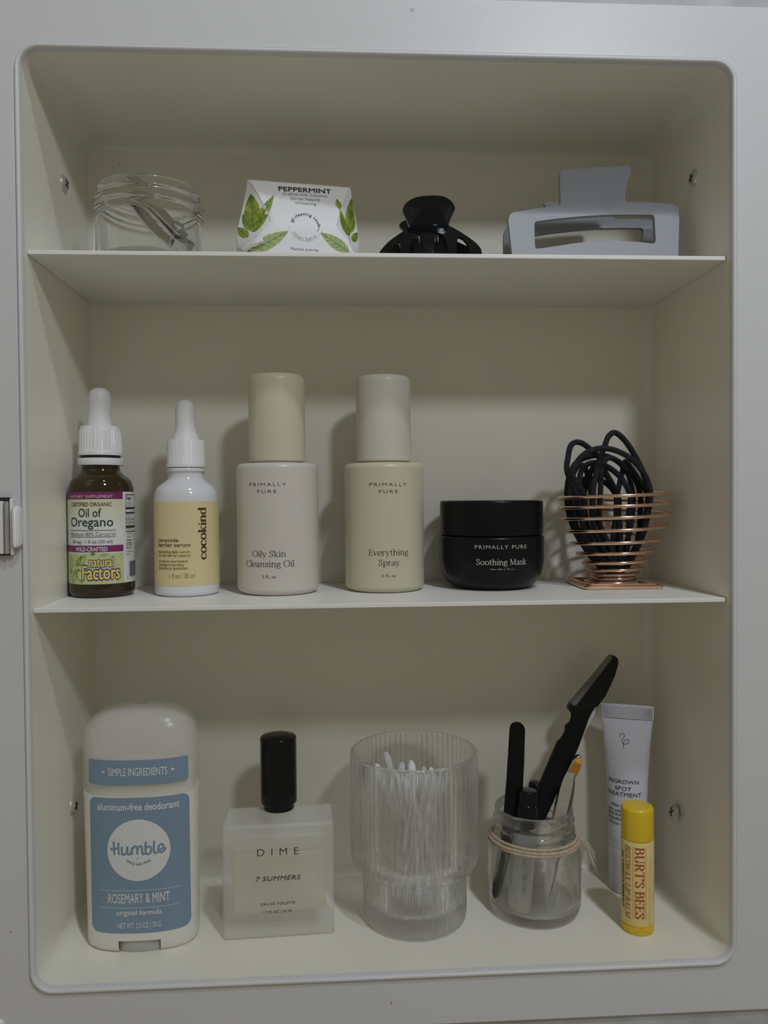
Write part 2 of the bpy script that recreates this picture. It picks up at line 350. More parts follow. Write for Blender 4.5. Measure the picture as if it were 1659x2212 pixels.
GL = {
 'O': (.92, [('o', arc(.46, .5, .38, .49, 0, 360, 28))]), 'o': (.66, [('o', arc(.33, X / 2, .25, X / 2 - .01, 0, 360, 24))]),
 'C': (.86, [('p', arc(.48, .5, .38, .49, 48, 318, 26)), ('h', [(.75, .66), (.75, .93)])]),
 'c': (.58, [('p', arc(.33, X / 2, .25, X / 2 - .01, 50, 318, 20)), ('d', [(.47, X * .80, .065)])]),
 'S': (.64, [('c', [(.50, .72), (.47, .90), (.31, .985), (.14, .90), (.12, .74), (.24, .59), (.41, .45), (.52, .28), (.46, .09), (.28, .015), (.13, .08), (.07, .27)]), ('h', [(.50, .70), (.50, .96)]), ('h', [(.07, .28), (.07, .03)])]),
 's': (.50, [('c', [(.39, .50), (.34, .63), (.23, .67), (.12, .61), (.11, .50), (.21, .40), (.33, .32), (.40, .20), (.35, .06), (.22, .01), (.11, .05), (.06, .18)])]),
 'i': (.30, stem(.15, X, 1, 1) + [('d', [(.14, .93, .075)])]), 'l': (.30, stem(.15, 1.03, 1, 1)),
 'y': (.62, [('p', [(.08, X), (.32, .03)]), ('t', [(.54, X), (.30, -.10), (.20, -.27), (.10, -.29)]), ('d', [(.10, -.27, .06)]), ('h', [(-.02, X - .02), (.22, X - .02)]), ('h', [(.42, X - .02), (.64, X - .02)])]),
 'k': (.66, stem(.15, 1.03, 1, 1) + [('t', [(.16, .26), (.50, X - .02)]), ('p', [(.26, .36), (.54, .02)]), ('h', [(.38, X - .02), (.62, X - .02)]), ('h', [(.42, .02), (.67, .02)])]),
 'n': (.70, stem(.15, X, 1, 1) + arch(.15, .53)), 'h': (.70, stem(.15, 1.03, 1, 1) + arch(.15, .53)),
 'r': (.50, stem(.15, X, 1, 1) + [('c', [(.15, .48), (.25, .62), (.38, .66)]), ('d', [(.40, .61, .075)])]),
 'm': (1.06, stem(.15, X, 1, 1) + arch(.15, .50) + arch(.50, .87)),
 'e': (.60, [('p', arc(.32, X / 2, .25, X / 2 - .01, 8, 320, 22)), ('h', [(.08, X * .55), (.55, X * .55)])]),
 'a': (.60, [('c', [(.12, .54), (.20, .65), (.32, .66), (.41, .58), (.42, .45)]), ('p', [(.42, .48), (.42, .10)]), ('c', [(.42, .10), (.46, .02), (.56, .03)]), ('c', [(.42, .40), (.26, .36), (.11, .27), (.08, .15), (.16, .03), (.28, .02), (.42, .14)])]),
 'g': (.60, [('o', arc(.28, .45, .18, .21, 0, 360, 20)), ('t', [(.41, .60), (.48, .68), (.57, .67)]), ('c', [(.18, .27), (.10, .19), (.14, .10), (.34, .07), (.50, .01), (.51, -.14), (.38, -.26), (.20, -.27), (.07, -.20), (.07, -.08), (.18, .04)])]),
 'v': (.60, [('p', [(.08, X), (.31, .01)]), ('t', [(.31, .01), (.52, X)]), ('h', [(-.02, X - .02), (.21, X - .02)]), ('h', [(.41, X - .02), (.62, X - .02)])]),
 't': (.42, [('p', [(.18, .86), (.18, .14)]), ('c', [(.18, .14), (.23, .02), (.38, .05)]), ('h', [(.04, X - .02), (.36, X - .02)])]),
 'p': (.68, [('p', [(.15, -.30), (.15, X)]), ('h', [(.02, -.28), (.28, -.28)]), ('h', [(.01, X - .02), (.15, X - .02)]), ('p', [(.15, .48)] + arc(.34, X / 2, .25, X / 2 - .01, 130, -130, 18) + [(.15, .2)])]),
 'd': (.70, [('p', [(.52, 0), (.52, 1.03)]), ('h', [(.39, 1.01), (.52, 1.01)]), ('h', [(.50, .02), (.66, .02)]), ('p', [(.52, .5)] + arc(.32, X / 2, .24, X / 2 - .01, 50, 310, 18) + [(.52, .18)])]),
 'E': (.70, stem(.17, 1, 0) + [('h', [(.03, .98), (.58, .98)]), ('h', [(.03, .02), (.62, .02)]), ('h', [(.17, .52), (.46, .52)]), ('h', [(.57, .99), (.57, .76)]), ('h', [(.61, .01), (.61, .26)]), ('h', [(.46, .64), (.46, .40)])]),
 'M': (1.08, [('t', [(.16, 0), (.16, 1)]), ('p', [(.18, 1), (.52, .03)]), ('t', [(.52, .03), (.86, 1)]), ('p', [(.88, 0), (.88, 1)]), ('h', [(.03, .02), (.30, .02)]), ('h', [(.74, .02), (1.02, .02)]), ('h', [(.03, .98), (.20, .98)]), ('h', [(.84, .98), (1.02, .98)])]),
 'B': (.76, stem(.17, 1, 0) + [('p', [(.03, .98), (.34, .98)] + arc(.36, .76, .20, .22, 90, -90, 12) + [(.17, .53)]), ('p', [(.30, .53)] + arc(.38, .275, .25, .255, 90, -90, 12) + [(.03, .02)])]),
 'U': (.86, [('p', [(.18, 1), (.18, .34)]), ('c', [(.18, .34), (.24, .10), (.44, .01), (.62, .10), (.68, .34)]), ('t', [(.68, .34), (.68, 1)]), ('h', [(.03, .98), (.33, .98)]), ('h', [(.55, .98), (.81, .98)])]),
 'R': (.82, stem(.17, 1, 1) + [('p', [(.03, .98), (.34, .98)] + arc(.37, .74, .22, .24, 90, -90, 12) + [(.17, .5)]), ('p', [(.36, .5), (.66, .02)]), ('h', [(.58, .02), (.80, .02)])]),
 'T': (.74, stem(.37, 1, 1) + [('h', [(.04, .98), (.70, .98)]), ('h', [(.05, .99), (.05, .74)]), ('h', [(.69, .99), (.69, .74)])]),
 "'": (.26, [('p', [(.12, 1.0), (.09, .72)])]),
 'W': (1.16, [('p', [(.10, 1), (.34, .02)]), ('t', [(.34, .02), (.58, .95)]), ('p', [(.56, 1), (.80, .02)]), ('t', [(.80, .02), (1.04, 1)]), ('h', [(-.02, .98), (.24, .98)]), ('h', [(.92, .98), (1.16, .98)])]),
 'A': (.86, [('t', [(.12, 0), (.42, 1)]), ('p', [(.40, 1), (.72, 0)]), ('h', [(.22, .36), (.60, .36)]), ('h', [(0, .02), (.25, .02)]), ('h', [(.57, .02), (.86, .02)])]),
 'X': (.84, [('p', [(.12, 1), (.70, 0)]), ('t', [(.68, 1), (.12, 0)]), ('h', [(0, .98), (.26, .98)]), ('h', [(.55, .98), (.80, .98)]), ('h', [(0, .02), (.25, .02)]), ('h', [(.56, .02), (.84, .02)])]),
 'L': (.68, stem(.17, 1, 0, 2) + [('h', [(.03, .02), (.60, .02)]), ('h', [(.60, .01), (.60, .28)])]),
 'I': (.36, stem(.18, 1, 1, 2)), 'P': (.72, stem(.17, 1, 1) + [('p', [(.03, .98), (.34, .98)] + arc(.37, .72, .23, .26, 90, -90, 12) + [(.17, .46)])]),
 ' ': (.32, [])}
def ribbon(P, wf, closed=False):
    P = [Vector(p) for p in P]; N = len(P); V, F = [], []
    for i in range(N):
        a = P[i - 1] if (closed or i) else P[i]; b = P[(i + 1) % N] if (closed or i < N - 1) else P[i]
        d = (b - a); d = d.normalized() if d.length > 1e-9 else Vector((1, 0)); w = wf(d) / 2
        V += [tuple(P[i] + Vector((-d.y, d.x)) * w), tuple(P[i] - Vector((-d.y, d.x)) * w)]
    for i in range(N if closed else N - 1):
        j = (i + 1) % N; F.append((2 * i, 2 * j, 2 * j + 1, 2 * i + 1))
    return V, F
def disc2(x, y, r, n=12): return [(x + r * cos(2 * pi * i / n), y + r * sin(2 * pi * i / n)) for i in range(n)], [tuple(range(n))]
def serif(t, T=.155, th=.05, sp=0, shear=0):
    parts = []; x = 0
    for ch in t:
        adv, st = GL[ch]
        for kind, P in st:
            if kind == 'd':
                for a, b, r in P: parts.append(disc2(x + a, b, r * (T / .155) ** .5))
                continue
            Q = [(x + a, b) for a, b in P]
            if kind == 'c': Q = [tuple(q) for q in catmull(Q, 5)]
            else: Q = [tuple(Vector(a).lerp(Vector(b), i / 4)) for a, b in zip(Q, Q[1:]) for i in range(4)] + [Q[-1]] if len(Q) < 5 else Q
            wf = (lambda d: th + (T - th) * abs(d.y) ** 1.3) if kind in 'pco' else (lambda d: th * 1.15)
            if kind == 'o': parts.append(ribbon(Q[:-1], wf, True))
            else: parts.append(ribbon(Q, wf))
        x += adv + sp
    V, F = join(*parts); lay = [i % 6 for i, p in enumerate(parts) for _ in p[0]]
    V = [(a + b * shear, b) for a, b in V]; x0 = min(v[0] for v in V)
    P = L2((a - x0, b) for a, b in V); P.lay = lay; return P, F
def write(surf, parent, shape, m, uL, uR, vb, vt, e=.12, rot=0, name='lettering', tilt=None, squash=None):
    """shape: 2-D mesh, cap height 1. Ends at photo columns uL,uR on the baseline row vb, capitals up to row vt (rot=0)."""
    V2, F = shape; W = max(v[0] for v in V2); lay = getattr(V2, 'lay', None) or [0] * len(V2)
    if rot == 0:
        um = (uL + (uR if uR else uL)) / 2
        zb = surf.hit(um, vb)[1]; h = surf.hit(um, vt)[1] - zb
        s0 = surf.hit(uL, vb)[0]
        if uR is None: k = (squash or 1) * h / surf.mm(zb)
        else: k = (surf.hit(uR, vb)[0] - s0) / W
        dz = 0
        if tilt: dz = surf.hit(uR, vb + tilt / 2)[1] - surf.hit(uL, vb - tilt / 2)[1]
        V = [surf.pos(s0 + x * k, zb + y * h + (dz * (x / W - .5) if tilt else 0), e + .012 * k_) for (x, y), k_ in zip(V2, lay)]
    else:                                                # uL: baseline column, uR: cap-top column, vb,vt: start and end rows
        vm = (vb + vt) / 2
        sb = surf.hit(uL, vm)[0]; st = surf.hit(uR, vm)[0]
        z0 = surf.hit((uL + uR) / 2, vb)[1]; z1 = surf.hit((uL + uR) / 2, vt)[1]
        V = [surf.pos(sb + y * (st - sb), z0 + (z1 - z0) * x / W, e + .012 * k_) for (x, y), k_ in zip(V2, lay)]
    return mesh(name, V, F, m, parent, smooth=0)
def patch(surf, parent, name, m, s0, s1, z0, z1, e=.1, nx=24, nz=2, rad=0):
    if rad:
        k = surf.mm((z0 + z1) / 2); w, h = (s1 - s0) * k, z1 - z0
        O = [((x / k) + (s0 + s1) / 2, z + (z0 + z1) / 2) for x, z in rrect(w, h, rad, 6)]
        V2, F, _ = fill2d(O, (), [s0 + (s1 - s0) * i / nx for i in range(1, nx)], [z0 + (z1 - z0) * i / nz for i in range(1, nz)])
        return mesh(name, [surf.pos(a, b, e) for a, b in V2], F, m, parent)
    V = [surf.pos(s0 + (s1 - s0) * i / nx, z0 + (z1 - z0) * j / nz, e) for j in range(nz + 1) for i in range(nx + 1)]
    F = [(j * (nx + 1) + i, j * (nx + 1) + i + 1, (j + 1) * (nx + 1) + i + 1, (j + 1) * (nx + 1) + i) for j in range(nz) for i in range(nx)]
    return mesh(name, V, F, m, parent)
def strokes(surf, parent, name, m, lines, w, e=.12, closed=False):     # lines of photo pixels, w in mm
    parts = []
    for L in lines:
        P = [surf.hit(*p) for p in L]; k = surf.mm(P[0][1])
        V, F = ribbon([(s * k, z) for s, z in P], lambda d: w, closed)
        parts.append(([surf.pos(a / k, b, e) for a, b in V], F))
    V, F = join(*parts); return mesh(name, V, F, m, parent, smooth=0)
def crop(ox, oy, sc): return lambda x, y=None: (ox + x / sc) if y is None else (ox + x / sc, oy + y / sc)
class Crop:
    def __init__(s, ox, oy, sc): s.o = (ox, oy); s.k = sc
    def x(s, a): return s.o[0] + a / s.k
    def y(s, a): return s.o[1] + a / s.k
    def p(s, a): return (s.x(a[0]), s.y(a[1]))

# ================================================================== THE SETTING AND THE CABINET
W2, H, D = 172.5, 449.2, 101.4
S1, S2 = 356.2, 183.3                                     # shelf tops
Z1, Z2 = S1 + .12, S2 + .12                               # what stands on them starts here
def ring(off, y, r, n=8):                                # rounded rectangle round the opening, grown by off
    return [(x, y, z + H / 2) for x, z in rrect(2 * W2 + 2 * off, H + 2 * off, r + off, n)]
# wall behind, with the hole the cabinet sits in
outer = [(-900, -700), (900, -700), (900, 1100), (-900, 1100)]
hole = [(-W2 - 6, -6), (-W2 - 6, H + 6), (W2 + 6, H + 6), (W2 + 6, -6)]
wf = fill2d(outer, [hole])
V, F = plate(wf, lambda x, z: (x, 2.5, z), (0, 8, 0))
wl = mesh('wall_back', V, F, wall_m, None, smooth=0); wl['kind'] = 'structure'

cab = thing('medicine_cabinet', 'white enamelled steel medicine cabinet recessed in the wall, its cream interior open', 'cabinet', (0, 0, 0))
rings = [ring(.6, 8, 9), ring(.6, 2, 9), ring(2.2, 1.6, 9), ring(2.3, -.4, 9), ring(1.7, -1.15, 9), ring(1.0, -1.3, 9), ring(.3, -.9, 9), ring(0, .2, 9), ring(0, 3, 9), ring(0, 95.9, 9), ring(-.7, 98.9, 9), ring(-2.4, 100.8, 9), ring(-5.5, 101.4, 9)]
V, F = loft(rings[:9], False, False); mesh('rolled_rim', V, F, frame_m, cab, smooth=50)
V, F = loft(rings[8:], False, True); mesh('recess', V, F, enamel, cab, smooth=50, label='cream enamelled interior')
fo = [(-228, -26.5), (228, -26.5), (228, H + 28.5), (-228, H + 28.5)]
V, F = plate(fill2d(fo, [[(p[0], p[2]) for p in ring(2.5, 0, 9)]]), lambda x, z: (x, .3, z), (0, 2.2, 0))
mesh('face_frame', V, F, frame_m, cab, smooth=30, bevel=.8, label='white flat frame around the opening')
for zt in (S1, S2):
    V, F = box(-W2 + .25, W2 - .25, 5.46, D - .4, zt - 2.15, zt)
    mesh('shelf', V, F, shelf_m, cab, smooth=0, bevel=.35)
def screw(p, sgn, tilt=0, out=0, turn=.5):
    prof = rnd([(0, 2.1), (2.4, 2.0), (3.9, 1.3), (4.6, .25), (4.6, 0)], .8, 3)
    V, F = lathe(prof, 0, 0, 0, 32)
    M = Matrix.Rotation(tilt, 3, 'Y') @ Matrix.Rotation(-sgn * pi / 2, 3, 'Y')
    if out:
        V2, F2 = lathe([(1.7, -out), (1.7, 0), (3.4, 0)], 0, 0, 0, 20); V, F = join((V, F), (V2, F2))
    T = lambda V: [tuple(Vector(p) + M @ (Vector(v) + Vector((0, 0, out)))) for v in V]
    s = mesh('screw', T(V), F, steel, cab, label='round cross-head screw')
    q = []
    for a in (turn, turn + pi / 2):
        B, G = box(-2.5, 2.5, -.42, .42, 1.6, 2.2)
        q.append(([(x * cos(a) - y * sin(a), x * sin(a) + y * cos(a), z) for x, y, z in B], G))
    V, F = join(*q); mesh('cross_slot', T(V), F, dark_slot, s, smooth=0)
for (u, v), sg, tl, out, tn in (((1500, 385), 1, 0, 0, .3), ((1466, 1757), 1, .28, 2.6, .6), ((137, 397), -1, 0, 0, .8), ((157, 1741), -1, 0, 0, .25)):
    p = at_x(u, v, sg * W2); screw(p, sg, tl, out, tn)
# chipped paint round the pulled screw
p = at_x(1470, 1748, W2 - .15); V, F = lathe([(0, 0), (4.4, 0), (4.8, .05)], 0, 0, 0, 9)
mesh('paint_chip', [(p.x - .02 - v[2], p.y + v[1] * (1 + .15 * sin(3 * v[0])), p.z + v[0]) for v in V], F, label_white, cab, smooth=0)
def speck(p, n, r, m):                                     # small stains and chips in the paint
    e = Vector(n).orthogonal().normalized(); f = Vector(n).cross(e); V = [tuple(p + Vector(n) * .05 + (e * cos(a) + f * sin(a)) * r * random.uniform(.6, 1.1)) for a in [i * pi / 5 for i in range(10)]]
    mesh('paint_speck', V, [tuple(range(10))], m, cab, smooth=0)
stain = mat('rust_stain', (.36, .27, .19), .7)
speck(at_y(845, 2167, .3), (0, -1, 0), .75, stain); speck(at_y(258, 354, D), (0, -1, 0), .5, stain)
speck(at_z(1113, 128, H), (0, 0, -1), .35, dark_slot); speck(at_z(1032, 308, H), (0, 0, -1), .7, stain)
speck(at_y(24, 2013, .3), (0, -1, 0), .3, dark_slot); speck(at_y(890, 21, .3), (0, -1, 0), 1.2, wall_m)
# magnetic door catch on the frame, cut by the picture edge
def cpx(u0, u1, v0, v1, ya, yb):
    a = at_y(u0, v0, ya); b = at_y(u1, v1, ya); return box(a.x, b.x, ya, yb, b.z, a.z)
c0 = mesh('door_catch', *join(cpx(19, 28, 1077, 1200, -3.4, .3)), white_pl, cab, bevel=.8, label='white plastic magnetic door catch')
mesh('catch_roller', *cpx(21, 40, 1093, 1184, -6, .3), white_pl, c0, bevel=2.0)
mesh('catch_shell', *join(cpx(-60, 20, 1075, 1200, -2.0, .3)), dark_slot, c0, smooth=0)
mesh('magnet_plate', *cpx(-60, 6, 1083, 1197, -4.6, -1.9), white_pl, c0, bevel=.4)
mesh('strike_plate', *cpx(8.5, 17.8, 1083.5, 1197, -4.6, -1.9), chrome_sat, c0, bevel=.3)
V, F = lathe([(0, 2.4), (1.6, 1.9), (2.6, .8), (2.8, 0)], 0, 0, 0, 20); p = at_y(-2, 2213, .3)
mesh('screw_cover', [(p.x + v[0], .3 - v[2], p.z + v[1]) for v in V], F, white_pl, cab)

# ================================================================== SHELF ONE (TOP)
# ---- short wide glass jar with a nail clipper inside
JX, JY = -124.0, 46.0
jar = thing('glass_jar', 'short wide clear glass jar without lid, holding a nail clipper', 'jar', (JX, JY, Z1))
out = [(0, 0), (24, 0), (26.6, .8), (27.4, 3), (27.4, 26.5), (28.0, 28.2), (28.9, 29.5), (28.9, 30.8), (27.3, 32), (27.3, 34), (28.6, 35.2), (28.6, 36.6), (27.0, 38), (27.0, 42.2), (26.4, 43.2), (25.2, 43.2)]
inn = [(24.6, 42.4), (24.6, 6), (23, 4.2), (0, 3.8)]
V, F = lathe(rnd(out, .8, 2) + rnd(inn, 1.2, 3), JX, JY, Z1, 96)
mesh('jar_body', V, F, thread_glass, jar)
def frame_on(a, b, up):
    a, b = Vector(a), Vector(b); ex = (b - a).normalized(); ey = (Vector(up) - ex * Vector(up).dot(ex)).normalized(); ez = ex.cross(ey)
    return a, ex, ey, ez
a = at_y(404, 541, 40); a.z = max(a.z, Z1 + 5.3); a.x -= 2.0
b = at_y(272, 430, 52)
clip = thing('nail_clipper', 'chrome nail clipper leaning inside the short glass jar', 'nail clipper', (JX, JY, Z1 + 3.8))
O_, ex, ey, ez = frame_on(a, b, (.55, -.5, .66)); L = (b - a).length * 1.02
def CL(x, y, z): return tuple(O_ + ex * x + ey * y + ez * z)
def strip(x0, x1, w0, w1, yf, th, n=12):
    R = []
    for i in range(n + 1):
        t = i / n; x = x0 + (x1 - x0) * t; w = w0 + (w1 - w0) * t; y = yf(t)
        R.append([CL(x, y, -w), CL(x, y, w), CL(x, y + th, w), CL(x, y + th, -w)])
    return loft(R)
mesh('lower_blade', *strip(0, L, 5.2, 4.2, lambda t: -3.2 * sin(pi * min(1, t * 1.25)) ** .6 if t < .8 else 0, 1.1), chrome, clip, bevel=.25)
mesh('upper_blade', *strip(0, L * .98, 5.2, 4.0, lambda t: 1.2 + 2.6 * sin(pi * min(1, t * 1.25)) ** .6 if t < .8 else 1.2, 1.1), chrome, clip, bevel=.25)
mesh('lever', *strip(4, L * .96, 3.6, 4.6, lambda t: 5.2 + 1.6 * t, 1.0), chrome, clip, bevel=.25)
V, F = lathe([(0, -4), (1.6, -4), (1.6, 7.4), (2.6, 7.6), (2.6, 8.8), (0, 8.8)], 0, 0, 0, 16)
mesh('pin', [CL(9 + v[0], v[2], v[1]) for v in V], F, chrome, clip)
mesh('jaw', *strip(-.4, 3.6, 5.4, 5.4, lambda t: -3.0, 7.0, 2), chrome_sat, clip, bevel=.4)

# ---- peppermint floss carton
PX, PY, PPH = -44.5, 44.0, radians(9)
CP = Crop(480, 370, 1659 / 340)
rowsZ = [0, 8, 16, 21.5, 23, 27, 32, 38, 44, 49.5]
rowY = [-12, -12.2, -12.2, -11.8, -11.2, -10, -8, -5, -1.5, 3.0]
silL = [-32.0, -32.2, -32.3, -32.0, -31.8, -31.0, -29.8, -28.6, -27.4, -26.6]
silR = [32.5, 32.6, 32.6, 32.4, 32.3, 31.9, 31.4, 30.8, 30.0, 29.2]
crL = [-26.5, -26, -22, -16.5, -15.5, -16.6, -18.4, -20.8, -23.4, -26.0]
crR = [29.5, 28.5, 25, 19.5, 19.0, 20.0, 21.8, 24.0, 26.2, 28.6]
bk = [9, 9.5, 10, 10, 9.5, 9, 8, 6.5, 4.5, .5]
def interp(xs, ys, x):
    if x <= xs[0]: return ys[0]
    for i in range(len(xs) - 1):
        if x <= xs[i + 1]:
            t = (x - xs[i]) / (xs[i + 1] - xs[i]); return ys[i] * (1 - t) + ys[i + 1] * t
    return ys[-1]
def pep_y(x, z):
    zz = z - Z1; g = lambda A: interp(rowsZ, A, zz)
    y0 = g(rowY); return interp([g(silL), g(crL), g(crR), g(silR)], [y0 + g(bk), y0, y0, y0 + g(bk)], x)
pep = thing('floss_carton', 'white cardboard carton printed with green mint leaves, torn at one corner', 'carton', (PX, PY, Z1))
PS = Flat(PX, PY, PPH, pep_y)
zs = [49.5 * i / 24 for i in range(25)]
colsN = 22; Vt = []; R = []
for z in zs:
    g = lambda A: interp(rowsZ, A, z)
    xs = [g(silL) + (g(crL) - g(silL)) * i / 5 for i in range(5)] + [g(crL) + (g(crR) - g(crL)) * i / 12 for i in range(13)] + [g(crR) + (g(silR) - g(crR)) * i / 5 for i in range(1, 6)]
    front = [PS.pos(x, z + Z1) for x in xs]
    yb = 4.5 + 16 * (1 - z / 49.5)
    back = []
    for x in (xs[-1], xs[0]):
        c, q = cos(PPH), sin(PPH); back.append((PX + x * c - yb * q, PY + x * q + yb * c, z + Z1))
    R.append(front + back)
V, F = loft(R); mesh('carton_shell', V, F, carton, pep, smooth=35)
mesh('carton_edge', *tube([PS.pos(x, Z1 + 49.6, -.4) for x in [-26.4 + 55.4 * i / 10 for i in range(11)]], .5, 6), carton_e, pep)
for sd in (crL, crR):
    mesh('fold_line', *tube([PS.pos(interp(rowsZ, sd, z), z + Z1, .02) for z in [23.5 + 25 * i / 12 for i in range(13)]], .16, 5), carton_e, pep)
# torn corner: a crumpled curl of ply
g = []
for i in range(7):
    for j in range(5):
        x = -31 + i * 2.0 - j * .5; z = 6.5 + j * 1.1 + .8 * i + random.uniform(-.5, .5)
        p = PS.pos(x, Z1 + z, 1.0 + 2.2 * sin(pi * j / 4) + random.uniform(-.4, .6)); g.append(p)
Fq = [(i * 5 + j, i * 5 + j + 1, i * 5 + j + 6, i * 5 + j + 5) for i in range(6) for j in range(4)]
tf = mesh('torn_flap', g, Fq, torn, pep, smooth=25); md = tf.modifiers.new('s', 'SOLIDIFY'); md.thickness = .0005
def leafprint(bx, by, tx, ty, hw, m, serr=5):
    b0 = Vector(PS.hit(*CP.p((bx, by)))); t0 = Vector(PS.hit(*CP.p((tx, ty)))); ax = t0 - b0; Ln = ax.length; ax.normalize(); nr = Vector((-ax.y, ax.x))
    k = hw / CP.k * .135; n = serr * 4
    prof = lambda t: k * (sin(pi * t ** .8)) ** .85 * (1 + .10 * ((t * serr) % 1))
    Lp = [b0 + ax * (Ln * i / n) + nr * prof(i / n) for i in range(n + 1)]; Rp = [b0 + ax * (Ln * i / n) - nr * prof(i / n) for i in range(n + 1)]
    Mp = [b0 + ax * (Ln * i / n) for i in range(n + 1)]
    V = [PS.pos(p.x, p.y, .10) for p in Lp + Mp + Rp]; N = n + 1
    F = [(i, i + 1, N + i + 1, N + i) for i in range(n)] + [(N + i, N + i + 1, 2 * N + i + 1, 2 * N + i) for i in range(n)]
    l = mesh('leaf_print', V, F, m, pep, smooth=0)
    vv = []
    Vr, Fr = ribbon([tuple(p) for p in Mp[:-1]], lambda d: .22); vv.append(([PS.pos(x, z, .17) for x, z in Vr], Fr))
    for i in range(3, n - 3, 3):
        for sd in (1, -1):
            p = Mp[i]; q = p + ax * (Ln * .12) + nr * sd * prof(min(1, i / n + .1)) * .8
            Vr, Fr = ribbon([tuple(p), tuple(q)], lambda d: .12); vv.append(([PS.pos(x, z, .17) for x, z in Vr], Fr))
    mesh('vein_print', *join(*vv), leaf_d, l, smooth=0)
for a in ((330, 640, 300, 235, 150, leaf_m), (340, 640, 545, 250, 85, leaf_m), (300, 620, 212, 455, 75, leaf_m), (275, 690, 160, 590, 80, leaf_m), (310, 845, 700, 630, 120, leaf_m2), (310, 850, 175, 800, 75, leaf_m),
          (1330, 680, 1365, 280, 100, leaf_m), (1325, 680, 1237, 400, 70, leaf_m), (1242, 400, 1205, 290, 55, leaf_m), (1345, 650, 1400, 515, 50, leaf_m), (1340, 855, 1035, 645, 110, leaf_m2), (1375, 740, 1425, 645, 70, leaf_m)):
    leafprint(*a)
strokes(PS, pep, 'stem_print', leaf_d, [[CP.p(q) for q in ((1335, 650), (1350, 740), (1360, 850))]], .25)
def W(S, par, C, shape, m, l, r, vb, vt, **k): return write(S, par, shape, m, C.x(l), None if r is None else C.x(r), C.y(vb), C.y(vt), **k)
W(PS, pep, CP, sans('PEPPERMINT', .022), ink_black, 595, 1150, 221, 176, tilt=6.5)
W(PS, pep, CP, sans('Crafted with Coconut'), ink_soft, 638, 1107, 262, 233, tilt=5.5)
W(PS, pep, CP, sans('Oil for Natural'), ink_soft, 722, 1030, 308, 280, tilt=3)
W(PS, pep, CP, sans('Whitening'), ink_soft, 765, 988, 352, 325, tilt=2.6)
W(PS, pep, CP, sans('Menthe poivrée'), ink_soft, 720, 1015, 838, 808)
def arctext(S, par, t, c, R0, a0, a1, size, m, inside=False, off=0):
    ws = [max(v[0] for v in sans(ch, off)[0]) + .22 if ch != ' ' else .45 for ch in t]; tot = sum(ws); x = 0; parts = []
    for ch, w in zip(t, ws):
        a = radians(a0 + (a1 - a0) * ((x + w / 2) / tot)); x += w
        if ch == ' ': continue
        V2, Fq = sans(ch, off); wm = max(v[0] for v in V2)
        er = Vector((cos(a), sin(a))); et = Vector((sin(a), -cos(a)))
        if inside: up, rt = -er, -et
        else: up, rt = er, et
        o = Vector(c) + er * R0
        pts = [o + rt * ((px - wm / 2) * size) + up * (py * size) for px, py in V2]
        lay = V2.lay; parts.append(([S.pos(p.x, p.y, (.36 if S is not PS else .14) + .012 * k_) for p, k_ in zip(pts, lay)], Fq))
    return mesh('lettering', *join(*parts), m, par, smooth=0)
cc = PS.hit(*CP.p((878, 578))); rr_ = (PS.hit(*CP.p((1040, 590)))[0] - PS.hit(*CP.p((720, 570)))[0]) / 2
arctext(PS, pep, '#1 cleaning tool', cc, rr_ * .80, 168, 8, 1.7, ink_black, off=.012)
arctext(PS, pep, 'open here', cc, rr_ * .99, 207, 318, 2.1, ink_faint, inside=True)
Vr, Fr = ribbon(arc(cc[0], cc[1], rr_ * 1.1, rr_ * 1.02, 185, 355, 30), lambda d: .10)
mesh('perforation', [PS.pos(x, z, .1) for x, z in Vr], Fr, ink_faint, pep, smooth=0)
strokes(PS, pep, 'arrow_print', ink_black, [[CP.p(q) for q in ((1003, 632), (1020, 605), (1019, 568))], [CP.p(q) for q in ((1010, 585), (1019, 566), (1032, 580))]], .3)

# ---- claw clips
def zcuts(a, b, s): return [a + s * i for i in range(1, int((b - a) / s))]
CB = Crop(800, 400, 1659 / 260)
BX, BY = 26.5, 44.0
def bl_y(x, z):
    zz = z - Z1; hz = 27.0
    if zz < hz: base = -13 + 11.5 * (zz / hz) ** 1.6
    else: base = -1.5 - 9.0 * ((zz - hz) / 15) ** 1.3
    return base + 13 * (abs(x) / 30) ** 2.2 * (1 if zz < hz else max(0, 1 - (zz - hz) / 6))
BS = Flat(BX, BY, 0, bl_y)
body_l = [(555, 575), (500, 470), (455, 370), (453, 310), (500, 240), (620, 170), (800, 143), (980, 150), (1100, 205), (1157, 280), (1162, 340), (1120, 430), (1085, 520), (1090, 560), (1150, 590), (1300, 680), (1450, 790), (1520, 870), (1537, 935)]
body_r = [(120, 937), (150, 890), (250, 780), (400, 670), (520, 595)]
oL = [BS.hit(*CB.p(p)) for p in body_l]; oR = [BS.hit(*CB.p(p)) for p in body_r]
oL = [tuple(p) for p in catmull(oL, 4)]; oR = [tuple(p) for p in catmull(oR, 4)]
base_z = Z1 + .4
outl = oL + [(oL[-1][0] - 1, base_z + 3), (oL[-1][0] - 4, base_z), (oR[0][0] + 4, base_z), (oR[0][0] + 1, base_z + 3)] + oR
slots = []
for pts in ([(262, 935), (345, 820), (393, 785), (410, 850), (405, 937)], [(535, 935), (545, 860), (590, 760), (670, 672), (692, 690), (705, 800), (725, 937)], [(872, 937), (880, 780), (905, 680), (935, 655), (1000, 690), (1050, 800), (1058, 937)], [(1190, 937), (1200, 750), (1225, 718), (1290, 750), (1345, 830), (1362, 937)]):
    q = [BS.hit(*CB.p(p)) for p in pts]; q = [tuple(p) for p in catmull(q, 3)]
    slots.append(q + [(q[-1][0], base_z + 4), (q[0][0], base_z + 4)])
